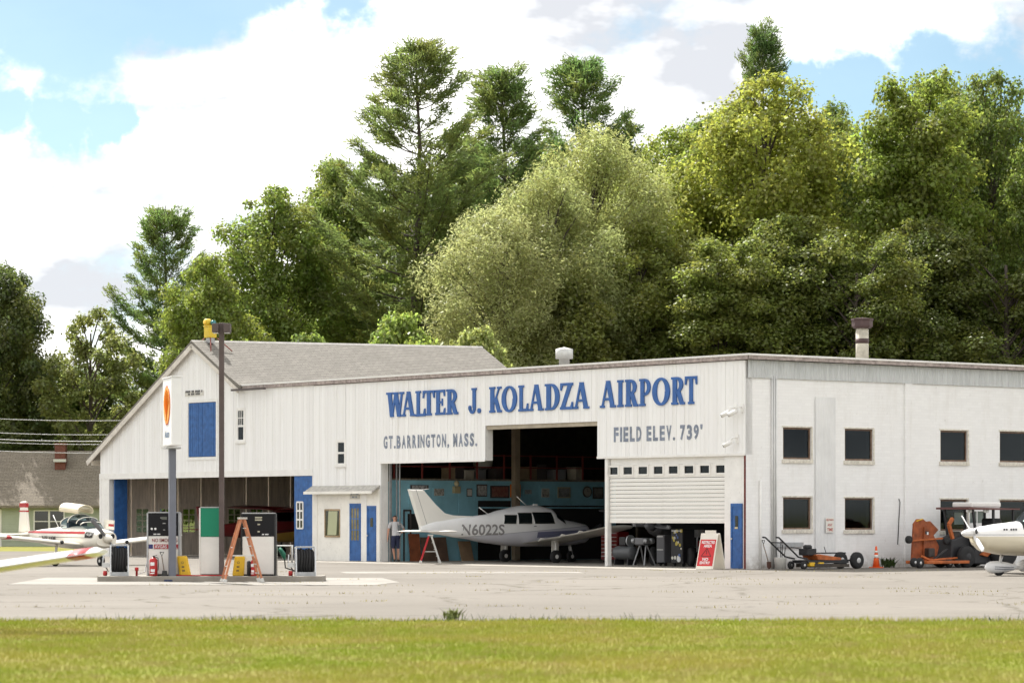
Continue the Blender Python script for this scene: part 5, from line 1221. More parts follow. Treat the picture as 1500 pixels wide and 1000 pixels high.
# tool bucket with hand tools
t = wallthing('tool_bucket', 'pale bucket full of hand tools under the handles of the walk-behind mower', 'bucket', 1143, .55)
MB().lathe([(.17, 0), (.20, .36), (.205, .38), (.19, .38)], n=16).build('pail', mat('pail', (.60, .59, .56), .5, var=.1), t)
for i, (dx, dy, hgt) in enumerate(((-.1, -.1, .75), (.05, -.02, .82), (.0, .1, .78), (.1, .13, .7))):
    MB().tube([(dx*.5, dy*.6, .1), (dx, dy, hgt)], .014, 6).build('tool_handle', BLACK, t)
    b = MB()
    for k in range(3): b.bar((dx, dy-.03+.03*k, hgt), (dx+.01, dy-.03+.03*k, hgt+.10), .012)
    stuff(b.build('tool_tines', STEEL, t))
# walk-behind mower (front towards the cone)
m_ = wallthing('walk_behind_mower', 'black and orange walk-behind mower parked along the brick wall', 'mower', 1200, 1.0)
ps = lambda px: (q(px, 1.0).y-q(1200, 1.0).y)
for xx in (-.38, .38): wheel(m_, (xx, ps(1243), .27), .27, .20, mat('rim_grey', (.5, .5, .5), .4, .5), 'drive_wheel')
MB().tube([(-.4, ps(1243), .27), (.4, ps(1243), .27)], .03, 8).build('axle', BLACK, m_)
MB().prism([(ps(1188), .30), (ps(1222), .27), (ps(1222), .36), (ps(1190), .48), (ps(1185), .46)], -.34, .34, 'YZ').build('deck', ORANGE, m_, .015)
MB().bx(-.36, .36, ps(1172), ps(1232), .19, .29).build('chassis', BLACK, m_); MB().bx(-.30, .30, ps(1182), ps(1236), .40, .455).build('top_plate', BLACK, m_) if False else MB().bx(-.10, .10, ps(1190), ps(1236), .49, .53).build('top_plate', BLACK, m_)
b = MB(); b.bx(-.2, .2, ps(1176), ps(1190), .44, .66); b.lathe([(.15, .66), (.15, .74), (.1, .78)], (0, ps(1183), 0), 12); b.build('engine', BLACK, m_, .02)
MB().bx(-.22, -.10, ps(1181), ps(1186), .50, .58).build('exhaust_guard', SILVER, m_)
for xx in (-.3, .3): MB().tube([(xx, ps(1173), .33), (xx, ps(1160), .40), (xx*1.05, ps(1131), 1.02), (xx*1.05, ps(1127), 1.03)], .028, 8).build('handlebar', BLACK, m_)
MB().tube([(-.31, ps(1139), .86), (.31, ps(1139), .86)], .02, 6).build('cross_bar', BLACK, m_); MB().tube([(.2, ps(1152), .72), (.25, ps(1163), .66), (.2, ps(1180), .64)], .014, 6).build('cable', BLACK, m_)
for xx in (-.3, .3): wheel(m_, (xx, ps(1168), .13), .13, .10, SILVER, 'caster_wheel')
for k, (a, c) in enumerate(((1174, 1181), (1187, 1194))): MB().bx(.25, .42, ps(a), ps(c), .10, .22).build('skid_block', YELLOW, m_, .01)
MB().prism([(ps(1180), .06), (ps(1230), .06), (ps(1230), .16), (ps(1180), .18)], -.45, .45, 'YZ').build('cutter_deck', mat('deck_dark', (.06, .05, .04), .7, var=.5, vscale=6), m_)
MB().tube([(.1, ps(1207), .5), (.1, ps(1204), .72)], .012, 6).build('lever', BLACK, m_)
# wide mower with its wing deck folded upright
wm_ = wallthing('folding_mower', 'orange wide-area mower with one deck folded upright', 'mower', 1360, 1.6)
ps = lambda px: (q(px, 1.6).y-q(1360, 1.6).y); kz = lambda py: EYE+(HORIZON-py)*101.0/FPX
DECK = mat('mower_orange', (.30, .075, .022), .65, var=.45, vscale=4, dirt=.6)
pts = [(ps(1335), kz(822)), (ps(1338), kz(767)), (ps(1343), kz(760)), (ps(1352), kz(760)), (ps(1356), kz(764)), (ps(1362), kz(763)), (ps(1374), kz(776)), (ps(1367), kz(784)), (ps(1375), kz(800)), (ps(1370), kz(822))]
MB().prism(pts, -.05, .03, 'YZ').build('folded_deck', DECK, wm_, .015)
b = MB(); b.bar((.06, ps(1352), kz(822)), (.06, ps(1354), kz(772)), .16, .06, 0, (1, 0, 0)); b.build('deck_spine', DECK, wm_)
MB().bar((.08, ps(1328), kz(792)), (.08, ps(1384), kz(788)), .05, .06, 0, (1, 0, 0)).build('cross_arm', ORANGE, wm_)
MB().box((.075, ps(1355), kz(780)), (.04, .16, .10)).build('gear_case', BLACK, wm_); MB().box((.085, ps(1355.5), kz(781)), (.06, .06, .09)).build('decal', TXW, wm_)
MB().bar((.04, ps(1341), kz(763)), (.04, ps(1350), kz(760)), .03, .05, 0, (1, 0, 0)).build('bumper', YELLOW, wm_)
for pxx, pyy, rr_ in ((1326.5, 790, .13), (1381, 792, .13), (1323, 823, .15), (1331, 827, .17), (1374, 831, .14), (1387, 825, .14)):
    wheel(wm_, (.15 if pyy < 800 else .5, ps(pxx), max(rr_, kz(pyy))), rr_, .14, SILVER if pyy > 820 else BLACK, 'caster_wheel')
MB().bx(-.3, .7, ps(1336), ps(1398), .14, .24).build('centre_deck', ORANGE, wm_, .02)
MB().bar((.5, ps(1334), .40), (.5, ps(1352), .20), .06, .05, 0, (1, 0, 0)).build('hitch_arm', ORANGE, wm_)
MB().bar((.4, ps(1350), .22), (.35, ps(1376), .62), .05, .05, 0, (1, 0, 0)).build('lift_ram', BLACK, wm_); MB().bar((.4, ps(1344), .26), (.4, ps(1398), .34), .05, .09, 0, (1, 0, 0)).build('tow_bar', ORANGE, wm_)
b = MB(); b.bar((.2, ps(1397), .25), (.2, ps(1383.5), kz(768)), .10, .10, 0, (1, 0, 0)); b.bar((.2, ps(1383.5), kz(768)), (.2, ps(1389), kz(759)), .10, .10, 0, (1, 0, 0)); b.build('wing_arm', ORANGE, wm_)
MB().box((.15, ps(1356), .50), (.3, .28, .3)).build('gearbox', mat('grease', (.04, .03, .025), .5, var=.5, vscale=9), wm_, .03)
b = MB(); b.box((.0, ps(1399), .62), (.35, .5, .9)); b.box((.1, ps(1395), 1.05), (.25, .3, .3)); b.build('power_unit', mat('grease', (.04, .03, .025)), wm_, .04)
# tractor with cab
tr = wallthing('tractor', 'dark cab tractor with brown canopy behind the white airplane nose', 'tractor', 1433, 1.5)
ps = lambda px: (q(px, 1.5).y-q(1433, 1.5).y); kz = lambda py: EYE+(HORIZON-py)*102.5/FPX
TB = mat('tractor_dark', (.025, .025, .028), .5)
b = MB(); b.prism([(ps(1395), kz(743)), (ps(1470), kz(744.5)), (ps(1470), kz(746.5)), (ps(1395), kz(746))], -.75, .75, 'YZ'); b.build('canopy', mat('canopy_brown', (.14, .06, .055), .6), tr)
MB().bx(-.45, .45, ps(1409), ps(1452), kz(742.8), kz(735.5)).build('cooling_unit', WHITE, tr, .04)
for xx in (-.65, .65):
    for a, c in ((1410, 1404), (1434, 1434), (1463, 1463)): MB().bar((xx, ps(a), kz(795)), (xx, ps(c), kz(746)), .07, .07, 0, (1, 0, 0)).build('cab_post', TB, tr)
b = MB(); b.bx(-.6, .6, ps(1408), ps(1466), kz(826), kz(783)); b.build('body', TB, tr, .05)
for a, c, z0, z1 in ((1442, 1451.5, 748.5, 766), (1453, 1463, 748.5, 766)):
    MB().bx(-.66, -.655, ps(a), ps(c), kz(z1), kz(z0)).build('rear_glass', mat('cab_glass', (.35, .45, .44), .1), tr)
MB().bx(-.66, -.655, ps(1419), ps(1433), kz(768), kz(750)).build('side_glass', mat('cab_glass', (.35, .45, .44)), tr)
MB().bx(-.25, .25, ps(1445), ps(1460), kz(783), kz(759)).build('seat', BLACK, tr, .06)
for pxx in (1397, 1401.5, 1422, 1426): MB().lathe([(.05, .0), (.06, .05), (.0, .06)], (.6, ps(pxx), kz(748.5)), 10, 0, 'X').build('work_lamp', mat('lamp_glass', (.75, .75, .72), .2), tr)
MB().prism([(ps(1415), kz(812)), (ps(1425), kz(803)), (ps(1437), kz(802)), (ps(1437), kz(808)), (ps(1428), kz(811)), (ps(1424), kz(815))], .3, .7, 'YZ').build('fender', ORANGE, tr)
MB().prism([(ps(1380), kz(822)), (ps(1382), kz(790)), (ps(1408), kz(780)), (ps(1408), kz(822))], -.4, .4, 'YZ').build('hood', TB, tr, .05)
for xx in (-.7, .7): wheel(tr, (xx, ps(1447), .62), .62, .38, TB, 'rear_wheel'); wheel(tr, (xx*.85, ps(1396), .36), .36, .26, TB, 'front_wheel')
MB().box((.66, ps(1478), kz(758)), (.08, .30, .16)).build('mirror', SILVER, tr) if False else MB().bar((.6, ps(1463), kz(764)), (.75, ps(1475), kz(764)), .03, .03).build('mirror_arm', BLACK, tr)

# ------------------------------------------------------------------ things on and by the teal wall inside the hangar
def onwall(px0, px1, py0, py1, x=None):
    x = PX+.014 if x is None else x; a, c = hitL(px0, HORIZON, 0, x).y, hitL(px1, HORIZON, 0, x).y; m = (px0+px1)/2
    return x, a, c, hitL(m, py1, 0, x).z, hitL(m, py0, 0, x).z
def picture(label, r, cf, cc, name='framed_picture', cat='picture', var=.5):
    x, a, c, z0, z1 = onwall(*r); p = thing(name, label, cat, LM @ Vector((x, (a+c)/2, z0)), RZ); w, h = (c-a)/2, z1-z0
    MB().bx(0, .03, -w, w, 0, h).build('frame', cf, p); MB().bx(.0305, .034, -w*.86, w*.86, h*.10, h*.90).build('print', cc, p); return p, w, h
PAP = mat('paper', (.62, .60, .55), .8, var=.3, vscale=14); DKF = mat('frame_dark', (.06, .05, .045), .6)
def speck(name, a, b_, sc=16): return mat(name, a, .7, col2=b_, vscale=sc)
picture('black and white striped notice above the airplane fin', (601, 627, 710, 716), DKF, speck('n1', (.03, .03, .03), (.55, .55, .55), 9), 'notice', 'notice')
picture('dark airplane-shaped plaque left of the yellow wall lamp', (634, 651, 714, 727), TEAL, speck('n2', (.05, .05, .05), (.55, .52, .45), 12), 'plaque', 'plaque')
picture('small cream paper on the teal wall left of the poster of airplanes', (683.5, 691, 715, 727), DKF, PAP, 'paper_notice', 'notice')
picture('white poster of small aircraft on the teal wall', (698, 713, 709, 727), DKF, speck('n3', (.62, .60, .57), (.12, .10, .10), 14), 'poster', 'poster')
picture('wide dark red board on the teal wall beside the orange sign', (718, 745.5, 711, 729), DKF, speck('n4', (.15, .03, .025), (.28, .14, .10), 10), 'red_board', 'board')
p, w, h = picture('orange warning sign with walking figure above the airplane cabin', (747, 762, 705, 728), mat('sign_orange', (.80, .25, .03), .5), mat('sign_orange', (.80, .25, .03), .5), 'warning_sign', 'sign')
INK = mat('ink', (.05, .05, .055))
b = MB(); b.lathe([(0, -.002), (.06, -.002), (.06, .002), (0, .002)], (.038, 0, h*.72), 10, 0, 'X'); b.bar((.038, .0, h*.66), (.038, .02, h*.45), .006, .07, 0, (0, 1, 0)) if False else None
b.bar((.038, 0, h*.68), (.038, 0, h*.46), .006, .07, 0, (0, 1, 0)); b.bar((.038, 0, h*.47), (.038, -.11, h*.28), .006, .04, 0, (0, 1, 0)); b.bar((.038, 0, h*.47), (.038, .10, h*.28), .006, .04, 0, (0, 1, 0)); b.bar((.038, 0, h*.64), (.038, .12, h*.52), .006, .03, 0, (0, 1, 0)); b.bar((.038, 0, h*.64), (.038, -.12, h*.54), .006, .03, 0, (0, 1, 0))
b.build('walking_figure', INK, p)
plate_text('sign_lettering', 'LIVE', (.0345, -w*.6, h*.83), (0, w*1.2, 0), (0, 0, h*.10), INK, p, .02) if False else None
picture('blue oval plaque on the teal wall right of the orange sign', (767, 779, 716, 724), TEAL, speck('n5', (.10, .16, .2), (.5, .5, .48), 12), 'plaque', 'plaque')
picture('small framed photograph above the airplane windscreen', (793, 804, 715, 728), PAP, speck('n6', (.6, .58, .52), (.1, .09, .08), 10))
picture('framed landscape picture left of the wall clock', (816.5, 835, 713, 729), mat('gilt', (.38, .33, .22), .5), speck('n7', (.30, .31, .30), (.12, .12, .11), 6))
picture('framed picture right of the wall clock', (868, 883, 713, 730), DKF, speck('n8', (.28, .27, .25), (.1, .1, .1), 6))
x, a, c, z0, z1 = onwall(852, 867, 712, 728); ck = thing('wall_clock', 'round black-rimmed wall clock on the teal wall', 'clock', LM @ Vector((x, (a+c)/2, (z0+z1)/2)), RZ); r = (z1-z0)/2
MB().lathe([(r, 0), (r, .05), (r*.85, .05)], (0, 0, 0), 24, 0, 'X').build('rim', DKF, ck); MB().lathe([(r*.84, .051), (r*.84, .053)], (0, 0, 0), 24, 0, 'X').build('face', mat('clock_face', (.38, .37, .33), .6), ck)
b = MB(); b.bar((.058, 0, 0), (.058, -r*.2, r*.6), .006, .02, 0, (1, 0, 0)); b.bar((.058, 0, 0), (.058, r*.45, r*.2), .006, .025, 0, (1, 0, 0)); b.build('hands', INK, ck)
x, a, c, z0, z1 = onwall(663, 671, 702, 722); lm = thing('wall_lamp', 'yellowed lamp box on the teal wall above the airplane tail', 'lamp', LM @ Vector((x, (a+c)/2, z0)), RZ)
MB().bx(0, .15, -.14, .14, 0, .26).build('box', mat('lamp_tan', (.40, .34, .2), .7), lm); MB().lathe([(.05, .26), (.10, .34), (.09, .44), (0, .48)], (.08, 0, 0), 12).build('globe', mat('lamp_cream', (.55, .48, .3), .5), lm)
# door frame and flat dark panels laid on the teal wall
x, a, c, z0, z1 = onwall(590.5, 602, 746, 818); b = MB(); b.bx(x, x+.03, a, a+.06, .02, z1); b.bx(x, x+.03, c-.06, c, .02, z1); b.bx(x, x+.03, a, c, z1-.06, z1); b.build('door_frame', DKF, hangar)
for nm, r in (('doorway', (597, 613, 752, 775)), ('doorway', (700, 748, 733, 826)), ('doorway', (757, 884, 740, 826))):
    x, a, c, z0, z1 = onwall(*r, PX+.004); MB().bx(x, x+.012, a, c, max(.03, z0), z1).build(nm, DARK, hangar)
# mezzanine storage
rnd = random.Random(5)
BXM = [mat('carton', (.33, .24, .15), .85, var=.2), mat('carton_pale', (.55, .50, .42), .85, var=.15), mat('bin_dark', (.06, .05, .05), .7), mat('bin_grey', (.25, .25, .26), .7)]
for i, (pxx, w, h, k, lab) in enumerate(((657, .35, .42, 0, 'brown carton on the mezzanine nearest the hangar front'), (668, .45, .50, 2, 'dark bin on the mezzanine beside the brown carton'), (682, .50, .34, 1, 'pale carton on the mezzanine left of the drum'), (700, .48, .38, 3, 'grey box on the mezzanine beneath the white drum'), (727, .5, .42, 2, 'dark bin on the mezzanine behind the doorway corner'), (775, .6, .5, 0, 'brown carton on the mezzanine right of the tan column'), (790, .4, .6, 2, 'dark box on the mezzanine in the tall opening'), (815, .6, .4, 3, 'grey box on the mezzanine deep in the tall opening'), (842, .5, .5, 1, 'pale carton on the mezzanine deepest in the tall opening'))):
    y = hitL(pxx, HORIZON, 0, PX-.5).y; p = thing('storage_box', lab, 'box', LM @ Vector((PX-.5, y, 3.12)), RZ+rnd.uniform(-.3, .3), 'boxes on the mezzanine')
    MB().bx(-.22, .22, -w/2, w/2, 0, h*.9).build('carton', BXM[k], p, .01); MB().bx(-.23, .23, -w/2-.01, w/2+.01, h*.9, h).build('lid', BXM[k], p)
y = hitL(706, HORIZON, 0, PX-.8).y; o = MB().lathe([(.0, -.3), (.24, -.3), (.24, .3), (0, .3)], (0, 0, .24), 18, 0, 'Y').build('drum', mat('drum_white', (.6, .6, .57), .5)); o.location = LM @ Vector((PX-.75, y, 3.52)); o.rotation_euler = (0, 0, RZ); tag(o, 'white drum lying on the mezzanine boxes', 'drum')
# panels leaning against the teal wall
for lab, r, m, x in (('rust-red sheet leaning on the teal wall under the tailplane', (601, 617, 782, 823), mat('sheet_rust', (.22, .065, .025), .7, var=.35, vscale=3), .30), ('dark brown sheet leaning on the teal wall behind the red ladder', (620, 657, 787, 823), mat('sheet_brown', (.10, .06, .04), .8, var=.3, vscale=3), .40), ('tan board standing under the airplane belly', (676, 694, 793, 824), mat('sheet_tan', (.30, .20, .12), .8, var=.15, vscale=3), .5)):
    xx, a, c, z0, z1 = onwall(*r, PX+x); o = MB().prism([(0, 0), (.03, 0), (-x*.5+.03, z1), (-x*.5, z1)], a, c, 'XZ' if False else 'XZ').build('leaning_sheet', m)
    o.data.transform(Matrix.Translation((0, 0, 0))); o.location = LM @ Vector((PX+x, 0, .018)); o.rotation_euler = (0, 0, RZ); tag(o, lab, 'sheet')
# tool chests and stickered cabinet
def chest(label, px, ly, w, h, d, m, drawers, py=None):
    hx = hitL(px, HORIZON, 1, ly); p = thing('tool_chest', label, 'tool chest', LM @ Vector((hx.x, ly, .018)), RZ)
    MB().bx(-w/2, w/2, 0, d, .12, h).build('cabinet', m, p)
    for i in range(drawers):
        z0 = .14+(h-.16)*i/drawers; o = MB().bx(-w/2+.02, w/2-.02, -.02, -.001, z0+.008, z0+(h-.16)/drawers-.008).build('drawer', m, p); MB().bx(-w/2+.06, w/2-.06, -.04, -.021, z0+(h-.16)/drawers-.045, z0+(h-.16)/drawers-.02).build('handle', SILVER, o)
    for sx in (-1, 1): MB().lathe([(.06, -.02), (.06, .02)], (sx*(w/2-.08), .1, .06), 10, 0, 'X').build('caster', RUBBER, p)
    return p
chest('red tool chest with stickers behind the white door post', 893, 4.6, .95, 1.12, .5, mat('chest_red', (.20, .015, .015), .4, var=.2, vscale=6), 7)
pk = chest('black cabinet covered in round stickers under the roll-up door', 992, 1.5, .62, 1.25, .5, BLACK, 1)
rs = random.Random(11)
for i in range(22):
    cx, cz, rr_ = rs.uniform(-.22, .24), rs.uniform(.2, 1.2), rs.uniform(.03, .07); col = rs.choice([(.6, .6, .58), (.45, .06, .05), (.5, .5, .5), (.55, .45, .08), (.08, .14, .35), (.7, .68, .6)])
    MB().lathe([(rr_, -.026-.0006*i), (rr_, -.022)], (cx, 0, cz), 10, 0, 'Y').build('sticker', mat('sticker_%d' % (i % 6), col, .5), pk)
o = MB().lathe([(.095, -.045), (.095, -.024)], (.12, 0, .24), 14, 0, 'Y').build('sticker', TXW, pk)
chest('dark grey cabinet left of the stickered cabinet', 968, 1.6, .42, 1.05, .4, mat('cab_grey', (.10, .10, .11), .5), 2)


# clutter in the dark bay under the roll-up door
def bay(name, label, cat, px, ly): h = hitL(px, HORIZON, 1, ly); return thing(name, label, cat, LM @ Vector((h.x, ly, .018)), RZ)
c = bay('air_compressor', 'dark air compressor with tank near the white door post', 'compressor', 916, 2.2)
MB().lathe([(0, -.5), (.2, -.48), (.24, -.4), (.24, .4), (.2, .48), (0, .5)], (0, 0, .42), 16, 0, 'X').build('tank', mat('tank_grey', (.10, .105, .11), .4), c)
MB().box((0, 0, .82), (.34, .3, .3)).build('pump_block', BLACK, c, .03); MB().lathe([(.2, -.03), (.2, .03)], (.28, 0, .84), 14, 0, 'X').build('flywheel', STEEL, c)
for sx in (-.35, .35): MB().bx(sx-.03, sx+.03, -.2, .2, 0, .2).build('foot', BLACK, c)
c = bay('engine_stand', 'engine on a stand in the middle of the roll-up bay', 'engine stand', 942, 2.0)
for sx in (-.3, .3): MB().bar((sx, -.2, 0), (sx*.5, 0, .75), .04).build('stand_leg', STEEL, c); MB().bar((sx, .3, 0), (sx*.5, 0, .75), .04).build('stand_leg', STEEL, c)
MB().box((0, 0, .82), (.5, .4, .26)).build('crankcase', mat('case_grey', (.16, .16, .17), .45, .4), c, .05)
for sx in (-1, 1):
    for k in (-.12, .12): MB().lathe([(.10, .0), (.10, .05), (.085, .06), (.10, .09), (.10, .14), (.06, .17)], (sx*.25, k, .84), 12, 0, 'X').build('cylinder_head', STEEL, c) if sx > 0 else MB().lathe([(.10, -.0), (.10, -.05), (.085, -.06), (.10, -.09), (.10, -.14), (.06, -.17)], (-.25, k, .84), 12, 0, 'X').build('cylinder_head', STEEL, c)
for i, (px, ly, lab) in enumerate(((957, 2.6, 'spare tyre leaning between the engine stand and the grey cabinet'), (1012, 1.7, 'spare tyre lying right of the stickered cabinet'))):
    t_ = bay('spare_tyre', lab, 'tyre', px, ly); o = MB().lathe([(.16, -.09), (.27, -.09), (.32, -.04), (.32, .04), (.27, .09), (.16, .09)], (0, 0, .32), 20, 0, 'X').build('tyre', RUBBER, t_); MB().lathe([(.05, -.07), (.15, -.05), (.15, .05), (.05, .07)], (0, 0, .32), 14, 0, 'X').build('rim', STEEL, t_); t_.rotation_euler = (0, 0, RZ+1.1)
c = bay('parts_cart', 'grey parts cart at the right side of the roll-up bay', 'cart', 1026, 2.4)
for z in (.25, .62, .98): MB().bx(-.4, .4, -.22, .22, z, z+.03).build('shelf', STEEL, c)
for sx in (-.38, .38):
    for sy in (-.2, .2): MB().bx(sx-.02, sx+.02, sy-.02, sy+.02, .05, 1.0).build('post', STEEL, c)
MB().box((-.1, 0, 1.12), (.3, .25, .22)).build('parts_bin', mat('bin_pale', (.30, .30, .29), .6), c); MB().box((.15, 0, .76), (.3, .25, .2)).build('parts_bin', REDP, c); MB().box((-.15, 0, .38), (.35, .3, .2)).build('parts_bin', BLACK, c)
# ------------------------------------------------------------------ man at the doorway
def person():
    q = hitL(579.5, HORIZON, 1, .42); w = LM @ Vector((q.x, .42, .018))
    P = thing('person', 'man in grey t-shirt and navy shorts leaning by the hangar doorway, hand on hip', 'person', w, R(8))
    J = []; E = []; RAD = []
    def add(p, r, par=None):
        J.append(p); RAD.append(r if isinstance(r, tuple) else (r, r)); i = len(J)-1
        if par is not None: E.append((par, i))
        return i
    pel = add((0, 0, .93), (.155, .115)); bel = add((-.01, -.015, 1.07), (.165, .13), pel); ch = add((-.02, 0, 1.28), (.17, .115), bel); nk0 = add((-.03, 0, 1.44), (.085, .075), ch)
    nk = add((-.03, -.01, 1.52), (.055, .06), nk0); hd = add((-.03, -.03, 1.62), (.078, .095), nk); tp = add((-.03, -.02, 1.71), (.06, .075), hd)
    for s, pts in ((-1, [(-.20, .0, 1.41), (-.27, .03, 1.14), (-.295, -.03, .90)]), (1, [(.15, .0, 1.41), (.33, .09, 1.19), (.175, -.05, 1.02)])):
        a = add(pts[0], .062, nk0); b = add(pts[1], .043, a); c = add(pts[2], .030, b)
        d = Vector(pts[2])-Vector(pts[1]); d.normalize(); hv = Vector(pts[2])+d*.07; hnd = add(tuple(hv), (.040, .020), c)
        sd = Vector((0, 1, 0)) if s < 0 else Vector((0, .3, 1)).normalized()
        for k in range(4):
            l = (.065, .078, .074, .058)[k]; o = hv+sd*(-.028+.019*k)+d*.025; f0 = add(tuple(o), .0095, hnd); f1 = add(tuple(o+d*l*.55+Vector((.0, -.006, 0))), .009, f0); add(tuple(o+d*l+Vector((.012*-s, -.012, 0))), .0075, f1)
        t0 = add(tuple(Vector(pts[2])+d*.03+Vector((0, -.03, 0))), .011, c); add(tuple(Vector(pts[2])+d*.075+Vector((0, -.05, 0))), .009, t0)
    for s, kx, ax_ in ((-1, -.085, -.035), (1, .105, .10)):
        h = add((s*.09, 0, .86), .10, pel); k = add((kx, -.015, .49), .058, h); a = add((ax_, .01, .09), .038, k); hl = add((ax_, .02, .045), .042, a); add((ax_+s*.03, -.15, .035), (.042, .03), hl)
    me = bpy.data.meshes.new('person_skin'); me.from_pydata(J, E, []); ob = bpy.data.objects.new('person_skin', me); COL.objects.link(ob)
    md = ob.modifiers.new('skin', 'SKIN'); md.use_smooth_shade = True; md.branch_smoothing = .6
    if not me.skin_vertices: me.skin_vertices.new()
    for i, sv in enumerate(me.skin_vertices[0].data): sv.radius = RAD[i]; sv.use_root = (i == 0)
    sb_ = ob.modifiers.new('sub', 'SUBSURF'); sb_.levels = 2; sb_.render_levels = 2
    dg = bpy.context.evaluated_depsgraph_get(); bm_ = bpy.data.meshes.new_from_object(ob.evaluated_get(dg)); bpy.data.objects.remove(ob)
    SKIN = mat('skin', (.56, .30, .21), .55, var=.12, vscale=8); SHIRT = mat('shirt_grey', (.50, .50, .515), .85, var=.1, vscale=8); SHORT = mat('shorts_navy', (.022, .028, .065), .85); SHOE = mat('shoe_dark', (.03, .028, .026), .7); HAIR = mat('hair_dark', (.03, .022, .018), .7)
    bm_.materials.clear(); bm_.materials.append(SKIN); bm_.materials.append(SHOE)
    for p_ in bm_.polygons: p_.material_index = 1 if p_.center.z < .085 else 0; p_.use_smooth = True
    body = bpy.data.objects.new('body', bm_); COL.objects.link(body); body.parent = P
    def garment(name, test, m, off):
        v = [tuple(x.co+x.normal*off) for x in bm_.vertices]; f = [tuple(p_.vertices) for p_ in bm_.polygons if test(p_.center)]
        used = sorted({i for q_ in f for i in q_}); mp = {o: n for n, o in enumerate(used)}
        g = MB(); g.v = [v[i] for i in used]
        for q_ in f: g.face([mp[i] for i in q_], 0, True)
        return g.build(name, m, P)
    arm = lambda c: (c.x < -.20 or c.x > .19)
    garment('t_shirt', lambda c: (.93 < c.z < 1.475 and not arm(c)) or (arm(c) and c.z > 1.24), SHIRT, .014)
    garment('shorts', lambda c: .50 < c.z < .965 and -.19 < c.x < .24 and abs(c.y) < .2 and not (c.x < -.2), SHORT, .022)
    garment('hair', lambda c: c.z > 1.655 or (c.z > 1.59 and c.y > .0), HAIR, .010)
    f = MB(); f.lathe([(.0, -.02), (.014, -.012), (.016, .01)], (-.03, -.128, 1.615), 8, 0, 'Y'); f.build('nose', SKIN, P)
    for s in (-1, 1):
        MB().lathe([(0, -.01), (.010, -.006), (.010, 0)], (-.03+s*.033, -.118, 1.637), 8, 0, 'Y').build('eye', INK, P); MB().box((-.03+s*.092, -.02, 1.62), (.02, .04, .06)).build('ear', SKIN, P, .008)
    MB().box((-.03, -.118, 1.572), (.05, .012, .010)).build('mouth', mat('lips', (.30, .11, .09), .6), P)
person()

# ------------------------------------------------------------------ trees
def leaf_material(name, narrow=False):
    m = bpy.data.materials.new(name); m.use_nodes = True; nt = m.node_tree; N, L = nt.nodes, nt.links; N.clear(); MATS[name] = m
    o = N.new('ShaderNodeOutputMaterial'); oi = N.new('ShaderNodeObjectInfo'); ge = N.new('ShaderNodeNewGeometry'); tc = N.new('ShaderNodeTexCoord')
    r = ge.outputs['Random Per Island']
    hs = N.new('ShaderNodeHueSaturation'); L.new(oi.outputs['Color'], hs.inputs['Color'])
    L.new(mrange(N, L, r, 0, 1, .482, .512), hs.inputs['Hue']); L.new(mrange(N, L, r, 0, 1, .55, 1.45), hs.inputs['Value'])
    n = tnoise(N, L, tc.outputs['Object'], .45, 3, .5)
    c = mixc(N, L, mrange(N, L, n, .42, .68, 0, .45), hs.outputs[0], (.20, .19, .035))
    d = N.new('ShaderNodeBsdfDiffuse'); t = N.new('ShaderNodeBsdfTranslucent'); g = N.new('ShaderNodeBsdfGlossy'); g.inputs['Roughness'].default_value = .45; g.inputs['Color'].default_value = (.9, .9, .85, 1)
    L.new(c, d.inputs['Color']); h2 = N.new('ShaderNodeHueSaturation'); h2.inputs['Value'].default_value = 1.6; h2.inputs['Hue'].default_value = .49; L.new(c, h2.inputs['Color']); L.new(h2.outputs[0], t.inputs['Color'])
    a = N.new('ShaderNodeMixShader'); a.inputs[0].default_value = .55; L.new(d.outputs[0], a.inputs[1]); L.new(t.outputs[0], a.inputs[2])
    b = N.new('ShaderNodeMixShader'); b.inputs[0].default_value = .03; L.new(a.outputs[0], b.inputs[1]); L.new(g.outputs[0], b.inputs[2]); L.new(b.outputs[0], o.inputs['Surface']); return m
LEAF = leaf_material('leaves'); BARK = mat('bark', (.085, .068, .055), .9, var=.4, vscale=2, stretch=(3, 3, .5))
def quad_cloud(name, c, n, size, aspect, m, rng):
    """many small leaf faces as one mesh"""
    k = len(c); n = n/(np.linalg.norm(n, axis=1, keepdims=True)+1e-9)
    t = np.cross(n, rng.normal(size=(k, 3))); t /= np.linalg.norm(t, axis=1, keepdims=True)+1e-9; b = np.cross(n, t)
    s = size[:, None]; v = np.stack([c-t*s, c+b*s*aspect+n*s*.12, c+t*s, c-b*s*aspect+n*s*.12], 1).reshape(-1, 3)
    return raw_mesh(name, v, 4, m)
def raw_mesh(name, v, per, m):
    me = bpy.data.meshes.new(name); k = len(v)//per
    me.vertices.add(len(v)); me.vertices.foreach_set('co', np.ascontiguousarray(v, dtype=np.float32).ravel())
    me.loops.add(len(v)); me.loops.foreach_set('vertex_index', np.arange(len(v), dtype=np.int32))
    me.polygons.add(k); me.polygons.foreach_set('loop_start', np.arange(k, dtype=np.int32)*per); me.polygons.foreach_set('loop_total', np.full(k, per, dtype=np.int32))
    me.materials.append(m); me.update(calc_edges=True); return me
